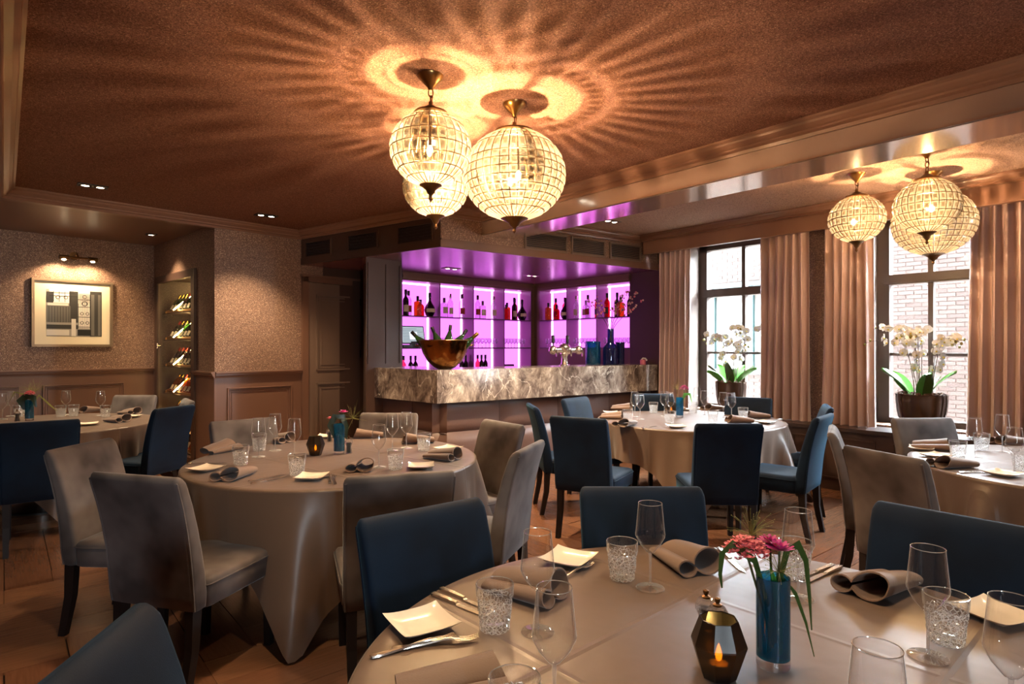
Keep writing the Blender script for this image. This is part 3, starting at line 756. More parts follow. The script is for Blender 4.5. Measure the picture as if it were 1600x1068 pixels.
for i, z in enumerate(SHZ):
    MB().box(.20, c1 - .03, .06, .54, z - .012, z, RS).build('shelf', 'cab_inner', wc, False)
    rk = MB()
    for b, zz in ((.09, .035), (.30, .12)): rk.box(.22, c1 - .05, b, b + .012, z + zz - .03, z + zz, RS)
    for a in (.22, c1 - .06): rk.hexa([RS(a, .08, z), RS(a + .01, .08, z), RS(a + .01, .5, z + .22), RS(a, .5, z + .22), RS(a, .08, z + .03), RS(a + .01, .08, z + .03), RS(a + .01, .5, z + .25), RS(a, .5, z + .25)])
    rk.build('tilted_rack', 'brass', wc, False)
    MB().tube([RS(.64, .05, z + .03), RS(.58, .40, z + .34)], .008, 6).build('light_strip', 'led_warm', wc)
MB().box(.3, c1 - .06, .50, .52, cz - .06, cz - .03, RS).build('light_strip', 'led_warm', wc, False)

# ---- bottles
def bottle_prof(kind):
    return {'tall': [(.0, 0), (.036, 0), (.038, .006), (.038, .19), (.034, .212), (.017, .238), (.014, .25), (.014, .30)],
            'wine': [(0, 0), (.036, 0), (.037, .005), (.037, .185), (.033, .205), (.018, .228), (.0145, .24), (.0145, .305)],
            'square': [(0, 0), (.046, 0), (.048, .006), (.048, .165), (.044, .178), (.02, .19), (.016, .20), (.016, .235)],
            'round': [(0, 0), (.034, 0), (.05, .02), (.066, .06), (.068, .09), (.058, .125), (.034, .165), (.02, .19), (.016, .21), (.016, .285)],
            'squat': [(0, 0), (.044, 0), (.047, .008), (.047, .12), (.04, .142), (.018, .165), (.015, .175), (.015, .20)],
            'champagne': [(0, 0), (.043, 0), (.044, .006), (.044, .15), (.04, .18), (.024, .225), (.0165, .25), (.0165, .30)]}[kind]
def make_bottle(kind, glass, cap, lab, labz=(.05, .13), name='liquor_bottle', cat='bottle'):
    def mk():
        t = thing(name, '', cat)
        pr_ = bottle_prof(kind); top = pr_[-1][1]
        MB().lathe(pr_[1:], 14, cap=True).build('glass_body', glass, t)
        MB().lathe([(.017, top - .045), (.0175, top - .04), (.0175, top + .012), (.015, top + .015)], 10, cap=True).build('cap', cap, t)
        if lab:
            r = max(r for r, z in pr_ if z <= labz[1] + .02) + .0012
            rr = [(r, labz[0]), (r, labz[1])]
            vs = []; n = 9
            for zz in labz: vs += [(r * math.cos(-PI / 2 + a), r * math.sin(-PI / 2 + a), zz) for a in [(-1 + 2 * i / (n - 1)) * 1.1 for i in range(n)]]
            MB().add(vs, [(i, i + 1, n + i + 1, n + i) for i in range(n - 1)]).build('label', lab, t)
        return t
    return Kind(mk)
BK = {
 'dark': (make_bottle('wine', 'liq_dark', 'foil_dark', 'paper'), 'dark labelled bottle'),
 'clear': (make_bottle('tall', 'liq_clear', 'cork_cap', 'paper_red'), 'red labelled clear bottle'),
 'clearcork': (make_bottle('square', 'liq_clear', 'cork_cap', 'paper'), 'square clear bottle'),
 'gin': (make_bottle('tall', 'liq_clear', 'steel', 'paper'), 'silver capped clear bottle'),
 'amber': (make_bottle('square', 'liq_amber', 'foil_dark', None), 'broad amber bottle'),
 'red': (make_bottle('squat', 'liq_red', 'foil_dark', None), 'squat red bottle'),
 'cognac': (make_bottle('round', 'liq_dark', 'foil_dark', 'paper', (.055, .10)), 'round dark bottle'),
 'pink': (make_bottle('tall', 'liq_pink', 'paper_red', 'paper_black'), 'tall pink bottle'),
 'redtall': (make_bottle('tall', 'liq_red', 'foil_dark', 'paper_black'), 'tall red bottle'),
}
top_rows1 = [['red', 'amber', 'clear', 'redtall', 'dark'],   # N1 niches counted from the corner outwards
             ['gin', 'clearcork', 'clear'], ['clear', 'gin', 'clearcork'], ['cognac', 'red', 'amber', 'clear', 'dark']]
top_rows1[0] = ['cognac', 'redtall', 'dark', 'amber', 'red']
NICHE1 = ['niche left of the corner', 'second niche left of corner', 'third niche left of corner', 'leftmost bar niche']
NICHE2 = ['niche right of the corner', 'middle niche right of corner', 'bar niche nearest the windows']
faceN1 = math.atan2(-.688, -.725); faceN2 = math.atan2(-.767, .641)
def fill_top(fr, us, rows, names, flip, rot):
    for k, row in enumerate(rows):
        q0, q1 = us[k] + .07, us[k + 1] - .07
        for j, kd in enumerate(row):
            u = q0 + (q1 - q0) * (j + .5) / len(row) + rnd.uniform(-.01, .01)
            bw_ = .09 + .08 * (j % 2)
            mk, desc = BK[kd]; n = (len(row) - j) if flip else j + 1
            mk(fr(u, bw_, 1.8803), rot + rnd.uniform(-.2, .2), '%s, %s from left on the top shelf, %s' % (desc, ORD[n - 1], names[k]), 'liquor bottles on the top glass shelves', scale=(1.15, 1.15, 1.15))
fill_top(N1, U1, top_rows1, NICHE1, True, faceN1 + PI)
fill_top(N2, U2, [['amber', 'redtall', 'red', 'pink', 'cognac'], ['gin', 'clearcork', 'clear', 'redtall'], ['redtall', 'dark', 'amber', 'dark']], NICHE2, False, faceN2)
wine_low = make_bottle('wine', 'liq_dark', 'foil_dark', 'paper', (.03, .12), 'wine_bottle')
rose_low = make_bottle('wine', 'liq_pink', 'foil_dark', None, name='wine_bottle')
for k, us_, lab in ((3, (2.50, 2.38, 2.30), ('at the far left', 'second from the left', 'third from the left')), (2, (1.46, 1.38), ('left of the pair by the divider', 'right of the pair by the divider')), (1, (1.14, 1.06, .98), ('left of three', 'middle of three', 'right of three'))):
    for u, l in zip(us_, lab):
        (rose_low if u in (2.50, 1.14) else wine_low)(N1(u, .12, 1.0003), faceN1 + PI, '%s wine bottle, %s, %s' % ('rose' if u in (2.50, 1.14) else 'dark', NICHE1[k], l), 'wine bottles on the back counter')
# ---- stemmed glasses on the lower shelf
def make_bar_glass():
    t = thing('bar_glass', '', 'glass')
    MB().lathe([(.004, .062), (.016, .068), (.029, .09), (.031, .112), (.025, .15)], 12).build('bowl', 'glass_bar', t)
    MB().lathe([(.027, 0), (.026, .002), (.006, .006), (.004, .012), (.004, .064)], 10).build('stem', 'glass_bar', t)
    return t
bg_ = Kind(make_bar_glass)
for fr, us, names, flip in ((N1, U1, NICHE1, True), (N2, U2, NICHE2, False)):
    for k in range(len(us) - 1):
        if fr is N1 and k == 3: continue
        n = 7
        for j in range(n):
            u = us[k] + .06 + (us[k + 1] - us[k] - .12) * (j + .5) / n
            nn = n - j if flip else j + 1
            bg_(fr(u, .085, 1.4303), 0, 'stemmed glass, %s from left on the lower shelf, %s' % (ORD[nn - 1], names[k]), 'stemmed glasses in the bar niches')
# ---- cabinet bottles
cb_kinds = [make_bottle('wine', g, c, 'paper', (.04, .12), 'wine_bottle') for g, c in (('liq_green', 'foil_gold'), ('liq_dark', 'paper_red'), ('liq_amber', 'foil_gold'))]
SHN = ['lowest', 'second lowest', 'third lowest', 'third highest', 'second highest', 'topmost']
cang = math.atan2(St[1], St[0])
for i, z in enumerate(SHZ):
    for tier in ((0, 1) if i < 5 else (0,)):
        n = 6
        for j in range(n):
            a = .26 + .76 * (j + .5) / n - .10 * tier
            kd = cb_kinds[(1 if i == 3 else (0 if i in (5, 4) else 2)) if (j + i + tier) % 4 else 1]
            o = kd(S(a, (.12, .34)[tier], z + (.012, .10)[tier]), 0, 'wine bottle, %s from left in the %s row of the %s lit cabinet rack' % (ORD[j], ('front', 'rear')[tier], SHN[i]), 'wine bottles in the lit cabinet')
            ax = Vector((St[0], St[1], 0)); o.rotation_euler = (Matrix.Rotation(math.radians(-26), 3, ax) @ Matrix.Rotation(cang, 3, 'Z')).to_euler()
            o.scale = (.84, .84, .84)

# ================================================================== ON THE BAR
bp_ = B1(.08, .33, ZB); bp_ = at(690, 577, ZB); bp_ = V(bp_.x + .02, bp_.y + .12, ZB + .0005)
bw = thing('champagne_bowl', 'large hammered bronze champagne bowl on the marble bar corner', 'bowl', bp_)
prf = [(.07, 0), (.085, .004), (.12, .022), (.185, .085), (.235, .17), (.262, .25), (.285, .31), (.278, .312), (.255, .25), (.225, .17), (.175, .09), (.11, .03), (.001, .018)]
MB().lathe(prf, 40, cap=True).build('bowl_shell', 'gold_bowl', bw)
for sx in (-1, 1):
    MB().tube([(sx * .262, -.05, .25), (sx * .30, -.045, .26), (sx * .315, 0, .262), (sx * .30, .045, .26), (sx * .262, .05, .25)], .009, 8).build('handle', 'old_brass', bw)
rim = MB().tube([(.282 * math.cos(2 * PI * k / 40), .282 * math.sin(2 * PI * k / 40), .311) for k in range(40)], .006, 6, closed=True); rim.build('rim', 'old_brass', bw)
ch = [make_bottle('champagne', 'liq_green', c, 'paper', (.05, .12), 'champagne_bottle') for c in ('foil_gold', 'foil_dark')]
for (dx, dy, tilt, az, k, sc, lab) in ((-.28, -.02, -44, 0, 1, 1.0, 'dark necked champagne bottle leaning left out of the bronze bowl'), (-.03, .05, -24, .3, 1, .95, 'champagne bottle standing near the middle of the bronze bowl'), (.03, .09, 8, .5, 1, .95, 'champagne bottle at the back of the bronze bowl'), (.22, -.03, 50, -.2, 0, 1.05, 'gold foiled champagne bottle leaning right out of the bronze bowl'), (.07, .07, 38, .4, 1, 1.0, 'dark champagne bottle behind the gold foiled one in the bowl')):
    o = ch[k]((bp_.x + dx * .4, bp_.y + dy, bp_.z + .15), 0, lab, 'champagne bottles in the bronze bowl')
    o.rotation_euler = (0, math.radians(tilt), az); o.scale = (sc * 1.12, sc * 1.12, sc * 1.12)
# beer tap
tp = at(905, 577, ZB); k_ = tp.length; tp = B1(on_line(CB, e1, 905) + .02, .30, ZB + .0005)
br = math.atan2(e1[1], e1[0])
tap = thing('beer_tap', 'polished silver beer tap column with three round heads on the bar', 'beer tap', tp, br)
MB().lathe([(.07, 0), (.07, .012), (.05, .02), (.042, .05), (.04, .12), (.055, .15), (.05, .165)], 24, cap=True).build('column', 'silver', tap)
MB().tube([(-.20, 0, .20), (.20, 0, .20)], .038, 16).build('crossbar', 'silver', tap)
MB().lathe([(.045, .16), (.075, .2), (.08, .235), (.06, .265), (.03, .28), (.012, .285)], 24, cap=True).build('dome', 'silver', tap)
for x in (-.21, 0.02, .21):
    MB().ball((x, -.03, .20), .056, 16, 10).build('tap_head', 'silver', tap)
    MB().tube([(x, -.07, .20), (x, -.10, .19), (x, -.105, .12)], .011, 8).build('spout', 'steel', tap)
for x in (-.21, .02):
    MB().lathe([(.008, .24), (.008, .28), (.02, .29), (.022, .37), (.016, .385)], 10, (x, -.03, 0), cap=True).build('tap_handle', 'black', tap)
# vases
v0 = B1(on_line(CB, e1, 976) + .0, .26, ZB + .0005)
bv = thing('bottle_vase', 'dark blue long necked glass vase holding blossom twigs on the bar', 'vase', v0)
MB().lathe([(.085, 0), (.10, .006), (.102, .2), (.095, .235), (.05, .29), (.045, .31), (.045, .47), (.05, .475)], 24, cap=False).build('glass_body', 'vase_navy', bv)
MB().lathe([(.0, .001), (.09, .002), (.09, .012), (0, .014)], 20).build('base', 'vase_navy', bv)
v1 = B1(on_line(CB, e1, 966) - .05, .42, ZB + .0005)
cv = thing('cylinder_vase', 'blue glass cylinder vase behind the long necked vase on the bar', 'vase', v1)
MB().lathe([(.001, .002), (.10, 0), (.103, .01), (.103, .31), (.099, .312), (.098, .02), (.001, .018)], 24).build('glass_body', 'vase_blue', cv)
v2 = B1(on_line(CB, e1, 990) + .05, .30, ZB + .0005)
cv2 = thing('cylinder_vase', 'dark slim glass cylinder right of the long necked vase', 'vase', v2)
MB().lathe([(.001, .002), (.06, 0), (.062, .01), (.062, .30), (.059, .302), (.058, .02), (.001, .018)], 20).build('glass_body', 'vase_navy', cv2)
for j, (dx, dz, n) in enumerate(((.36, .62, 22), (.22, .66, 20), (-.18, .52, 12), (-.30, .50, 16), (.05, .45, 10), (.45, .5, 14))):
    tw_ = thing('blossom_twig', ['long pink blossom twig reaching right towards the curtain', 'upright blossom twig with pale buds right of the vase', 'bare blossom twig leaning left in the blue vase', 'red budded twig leaning far left across the shelf', 'short straight twig in the middle of the blue vase', 'low pale blossom twig bending right before the dark wall'][j], 'twig', (v0.x, v0.y, v0.z + .2), 0, 'blossom twigs in the blue vase')
    pts = [Vector((0, 0, -.15)), Vector((dx * .04, 0, .25))] + [Vector((dx * (t ** 1.1), rnd.uniform(-.02, .02), .25 + dz * t * (1 - .15 * t))) for t in (.2, .45, .7, 1.0)]
    MB().tube(pts, lambda t: .005 - .003 * t, 5).build('stem', 'stem_brown', tw_)
    for q in range(n):
        t = .35 + .65 * (q + .5) / n; i_ = 2 + min(2, int(t * 3)); f_ = t * 3 - int(t * 3)
        p = pts[i_].lerp(pts[min(5, i_ + 1)], f_) + Vector((rnd.uniform(-.035, .035), rnd.uniform(-.03, .03), rnd.uniform(-.03, .03)))
        MB().ball(p, rnd.uniform(.009, .016), 6, 4).build('blossom', 'petal_pink' if rnd.random() < .4 else 'blossom', tw_)
# small dispenser
sd = B1(on_line(CB, e1, 1022), .2, ZB + .0005)
sp_ = thing('paper_roll', 'small pink and white roll at the window end of the bar', 'roll', sd)
MB().lathe([(.035, 0), (.04, .004), (.04, .06), (.02, .065)], 16, cap=True).build('body', 'petal_pink', sp_)
MB().tube([(-.02, 0, .06), (0, -.01, .085), (.03, -.015, .08), (.05, -.02, .05)], .011, 8).build('white_flap', 'ceramic_white', sp_)
# till screen on the left niche shelf
tl = N1(2.33, .10, 1.4305)
ts = thing('till_screen', 'black framed till screen showing a pale page on the left bar niche shelf', 'screen', tl, faceN1 + PI)
# local -y faces the room after rotation
tm = Matrix.Rotation(math.radians(-12), 4, 'X')
def tb(mb): mb.v = [tuple(tm @ Vector(p)) for p in mb.v]; return mb
tb(MB().box(-.20, .20, 0, .025, .06, .32)).build('bezel', 'screen_bezel', ts, False)
tb(MB().box(-.185, .185, -.003, -.0005, .075, .305)).build('display', 'screen', ts, False)
ln_ = MB()
for k in range(9): ln_.box(-.17, .17 - .05 * (k % 3), -.005, -.0035, .09 + k * .023, .095 + k * .023)
tb(ln_).build('page_lines', 'screen_dark', ts, False)
tb(MB().box(-.06, .07, -.006, -.004, .12, .23)).build('page_picture', 'screen_bright', ts, False)
MB().box(-.22, .22, -.06, .12, 0, .045).box(-.05, .05, .0, .05, .04, .09).build('stand', 'black', ts, False)
cbm = MB().tube([(-.20, .03, .2), (-.25, .03, .14), (-.27, .02, .28), (-.24, .02, .05), (-.2, .03, .02)], .004, 6); cbm.build('cable', 'black', ts)
bx = N1(.50, .1, 1.0003)
t = thing('menu_holder', 'dark slanted menu holder on the back counter near the bar corner', 'holder', bx, faceN1 + PI)
MB().hexa([(-.12, -.06, 0), (.12, -.06, 0), (.12, .06, 0), (-.12, .06, 0), (-.12, .0, .16), (.12, .0, .16), (.12, .05, .16), (-.12, .05, .16)]).build('board', 'paint_dark', t, False)

# ================================================================== PENDANT LAMPS
def pendant(label, x, y, zc, R, H, cols, rows_low, bulbs, power=1.0, group='crystal globe pendants'):
    t = thing('pendant_lamp', label, 'pendant lamp', (x, y, zc), 0, group)
    rot0 = rnd.uniform(0, 6)
    phis = [21, 31, 41, 51, 74] + [74 + (144 - 74) * (i + 1) / rows_low for i in range(rows_low)] + [166]
    S_ = lambda ph, th, k=1.0: Vector((R * k * math.sin(math.radians(ph)) * math.cos(th), R * k * math.sin(math.radians(ph)) * math.sin(th), H * k * math.cos(math.radians(ph))))
    dth = 2 * PI / cols
    data = []
    for i in range(len(phis) - 1):
        pa, pb_ = phis[i], phis[i + 1]; g = .10 * min(pb_ - pa, 12)
        pa += g; pb_ -= g; h = dth * .42; mb = MB()
        if i < len(phis) - 2:
            pm = [(pa, -h), (pa, h), (pb_, h), (pb_, -h)]; c_ = ((pa + pb_) / 2, 0)
            base = [S_(p, a) for p, a in pm]; up = [S_(c_[0] + (p - c_[0]) * .55, a * .5, 1.022) for p, a in pm]
            lo = [S_(c_[0] + (p - c_[0]) * .55, a * .5, .982) for p, a in pm]
            mb.add(base + up + lo, [(4, 5, 6, 7)] + [(k, (k + 1) % 4, 4 + (k + 1) % 4, 4 + k) for k in range(4)] + [(11, 10, 9, 8)])
        else:
            h *= .75
            base = [S_(pa, -h), S_(pa, h), S_(pb_, h), S_(pb_, -h)]; up = [S_(pa + 1, 0, 1.03), S_(pb_ - 1, 0, 1.03)]
            mb.add(base + up, [(0, 1, 4), (1, 2, 5, 4), (2, 3, 5), (3, 0, 4, 5)])
        data.append(mb.data('crystal_bead', 'bead_clear' if i < 2 else 'bead', False))
    every = []
    for i in range(len(data)):
        for c in range(cols):
            th = rot0 + c * dth; p = S_((phis[i] + phis[i + 1]) / 2, th)
            every.append((p.x * x + p.y * y, i, th))
    every.sort()
    rest = MB()
    for n, (q, i, th) in enumerate(every):
        if n < 300: inst('crystal_bead', data[i], t, None, (0, 0, th))
        else:
            mt = Matrix.Rotation(th, 4, 'Z'); rest.add([mt @ v.co for v in data[i].vertices], [tuple(p.vertices) for p in data[i].polygons])
    if rest.v: props(rest.build('crystal_beads', 'bead', t, False), kind='stuff')
    wf = MB(); wr = .0026
    for p in phis:
        wf.tube([S_(p, 2 * PI * k / 48, 1.002) for k in range(48)], wr, 4, closed=True)
    for c in range(cols):
        th = rot0 + (c + .5) * dth
        wf.tube([S_(p, th, 1.002) for p in range(20, 168, 7)], wr * .85, 4)
    wf.build('wire_frame', 'old_brass', t)
    zt = H * math.cos(math.radians(20)); rc = R * math.sin(math.radians(21)) + .012
    MB().lathe([(rc, zt - .004), (rc + .006, zt + .004), (rc, zt + .014), (rc * .55, zt + .026), (rc * .3, zt + .045), (.012, zt + .05), (.012, zt + .07)], 28, cap=True).build('top_cap', 'old_brass', t)
    zb = -H * math.cos(math.radians(166)) * -1
    rb = R * math.sin(math.radians(166)) + .006
    MB().lathe([(rb, zb + .004), (rb + .004, zb - .004), (rb * .8, zb - .012), (rb * .45, zb - .03), (rb * .35, zb - .045), (rb * .18, zb - .055), (.008, zb - .065), (.013, zb - .078), (.002, zb - .092)], 20, cap=True).build('finial', 'old_brass', t)
    top = ZC - zc; z = zt + .062; ch_ = MB(); k = 0
    while z < top - .055:
        pts = []
        for a in range(14):
            u, v_ = .013 * math.cos(2 * PI * a / 14), .022 * math.sin(2 * PI * a / 14)
            pts.append((u, 0, z + .02 + v_) if k % 2 else (0, u, z + .02 + v_))
        ch_.tube(pts, .0032, 5, closed=True); z += .036; k += 1
    ch_.tube([(.004, .004, zt + .05), (.012, -.006, (zt + top) / 2), (.004, .004, top - .03)], .003, 5)
    ch_.build('chain', 'old_brass', t)
    MB().lathe([(.0, top - .085), (.012, top - .08), (.018, top - .065), (.05, top - .03), (.066, top - .012), (.068, top - .001), (0, top)], 24).build('ceiling_rose', 'brass', t)
    for k in range(bulbs):
        a = rot0 + 2 * PI * k / max(1, bulbs); rr = .03 if bulbs == 1 else .07
        bx_, by_ = rr * math.cos(a), rr * math.sin(a)
        MB().ball((bx_, by_, -.02), .018, 10, 8, 1.5).build('bulb', 'bulb', t)
        MB().tube([(0, 0, zt), (bx_ * .8, by_ * .8, zt * .6), (bx_, by_, .05), (bx_, by_, .01)], .008, 6).build('lamp_holder', 'old_brass', t)
    light('bulb_light', 'POINT', (0, 0, -.02), LAMP_W * power * (1.5 if R > .25 else 1), WARM, t, shadow_soft_size=.012)
    return t
pendant('smaller crystal globe pendant in front, left of the biggest pendant of the near cluster', -.435, 3.256, 2.505, .214, .195, 28, 4, 1)
pendant('biggest crystal globe pendant of the near cluster of three', .015, 3.63, 2.47, .30, .262, 36, 7, 2)
pendant('small crystal globe pendant partly hidden behind the front left one', -.505, 4.02, 2.505, .214, .195, 28, 4, 1)
pendant('small crystal globe pendant on the left of the window cluster', 2.885, 5.09, 2.515, .214, .19, 28, 4, 1, .45)
pendant('crystal globe pendant hanging lowest in front in the window cluster', 3.03, 4.44, 2.475, .214, .195, 28, 4, 1, .45)
pendant('biggest crystal globe pendant of the window cluster, half hidden at its right', 3.50, 5.05, 2.475, .30, .262, 36, 7, 2, .45)

# ================================================================== DOWNLIGHTS
def downlight(px, py, z, label, ang_, n=2, power=SPOT_W, mat='black', col=(1, .74, .45), pos=None, cone=100):
    p = pos if pos else at(px, py, z)
    t = thing('downlight', label, 'spotlight', (p.x, p.y, z), ang_, 'recessed ceiling spotlights')
    hw, hl = .06, (.115 if n == 2 else .06)
    fm = MB()
    for x0, x1, y0, y1 in ((-hl, hl, -hw, -hw + .012), (-hl, hl, hw - .012, hw), (-hl, -hl + .012, -hw, hw), (hl - .012, hl, -hw, hw)): fm.box(x0, x1, y0, y1, -.008, 0)
    if n == 2: fm.box(-.008, .008, -hw, hw, -.008, 0)
    fm.build('trim', mat, t, False)
    MB().box(-hl, hl, -hw, hw, -.0025, -.0005).build('backing', 'black', t, False)
    for k in range(n):
        x = (-.056, .056)[k] if n == 2 else 0
        MB().lathe([(.042, -.009), (.045, -.003), (.03, -.003), (.032, -.012)], 18, (x, 0, 0)).build('gimbal', 'steel', t)
        MB().lathe([(.001, -.008), (.030, -.008)], 16, (x, 0, 0)).build('lamp', 'spot_disc', t)
    l = light('spot_light', 'SPOT', (0, 0, -.03), power, col, t, spot_size=math.radians(cone), spot_blend=.7, shadow_soft_size=.04)
    return t
wa = math.atan2(M_[1], M_[0])
downlight(145, 290, ZC, 'black double spotlight in the ceiling at the left corner', wa, power=SPOT_W * 1.7)
downlight(416, 336, ZC, 'double spotlight in the ceiling before the left corner of the bulkhead', wa, power=SPOT_W * 2.0)
downlight(802, 288, ZC, 'double spotlight in front of the bar, hidden behind the biggest pendant', wa, power=SPOT_W * 4.5, cone=125)
downlight(955, 345, ZC, 'double spotlight beyond the beam near the vents', wa)
downlight(236, 366, ZA, 'single spotlight in the alcove ceiling before the cabinet', wa, 1, SPOT_W * .9)
downlight(705, 419, ZS, 'double spotlight in the purple lit soffit near its left end', wa, 2, 6, 'lacquer_bar')
downlight(831, 430, ZS, 'double spotlight in the purple lit soffit at the bar corner', wa, 2, 6, 'steel')
# unseen spots added to light the tables nearer the camera
FILL_SPOTS = [(W(.75, 1.35, 0), 'added unseen double spotlight above the near round table'), (W(2.0, .6, 0), 'added unseen double spotlight left of the near table'), (W(.3, 3.6, 0), 'added unseen double spotlight right of the near table'), (W(-.6, 5.4, 0), 'added unseen double spotlight before the third window')]
for p, lab in ((V(-1.7, -.6), 'added fill spotlight behind the camera on the left'), (V(.4, -1.3), 'added fill spotlight behind the camera'), (V(-3.6, .6), 'added fill spotlight far left of the nearest table')): downlight(0, 0, ZC, lab, wa, pos=p, power=SPOT_W * 1.5, col=(1, .86, .72), cone=150)  # unseen spots added as neutral fill on surfaces facing the camera
for p, lab in FILL_SPOTS: downlight(0, 0, ZC, lab, wa, pos=p, power=SPOT_W * .8)

# ================================================================== CURTAINS
def curtain(label, s0, s1, folds, seed, flare=.0):
    r = random.Random(seed); t = thing('curtain', label, 'curtain', W((s0 + s1) / 2, 6.62, 2.72), 0, 'taupe curtains at the tall windows')
    o0 = Vector(t.location); nu, nz = folds * 12, 14; vs = []; fs = []
    ph = [r.uniform(-.35, .35) for _ in range(folds + 2)]; am = [r.uniform(.7, 1.25) for _ in range(folds + 2)]
    for j in range(nz + 1):
        v_ = j / nz; z = 2.72 - (2.72 - .646) * v_
        for i in range(nu + 1):
            u = i / nu; k = u * folds; a = am[int(k)] * (1 - k % 1) + am[int(k) + 1] * (k % 1); p = ph[int(k)] * (1 - k % 1) + ph[int(k) + 1] * (k % 1)
            dd = .058 * a * (.55 + .45 * v_) * (lambda q: math.copysign(abs(q) ** .7, q))(math.sin(2 * PI * k + p * (.4 + 1.2 * v_))) + .010 * math.sin(5.1 * k + 4 * v_)
            ss = s0 + (s1 - s0) * u + flare * (u - .5) * v_ * v_ + .010 * math.sin(2 * PI * k * 2 + 1) * v_
            vs.append(W(ss, 6.62 + dd, z) - o0)
    for j in range(nz):
        for i in range(nu): fs.append((j * (nu + 1) + i, j * (nu + 1) + i + 1, (j + 1) * (nu + 1) + i + 1, (j + 1) * (nu + 1) + i))
    MB().add(vs, fs).build('cloth', 'curtain', t, True, 180)
    hb_ = MB().box(s0, s1, 6.61, 6.63, 2.70, 2.735, lambda a, b, z: W(a, b, z) - o0); hb_.build('heading_tape', 'curtain', t, False)
    return t
curtain('taupe curtain nearest the bar, left of the first window', 4.43, 4.88, 6, 3)
curtain('taupe curtain on the right of the first window, before dark wallpaper', 2.96, 3.50, 6, 4, .03)
curtain('taupe curtain on the left of the window with the large orchid', 2.33, 2.79, 6, 5, .04)
curtain('taupe curtain on the right of the window with the large orchid', .80, 1.545, 9, 6, .05)
for k, (a, b, c) in enumerate(WIN[:2]):
    pass
rl = thing('curtain_rail', 'dark curtain rail behind the valance', 'rail', W(2.9, 6.62, 2.75))
ro = Vector(rl.location); MB().box(.7, 4.9, 6.60, 6.64, 2.735, 2.76, lambda a, b, z: W(a, b, z) - ro).build('track', 'black', rl, False)
for s in (1.0, 2.0, 3.0, 4.0, 4.8): MB().box(s, s + .03, 6.60, 6.64, 2.76, ZC, lambda a, b, z: W(a, b, z) - ro).build('bracket', 'black', rl, False)

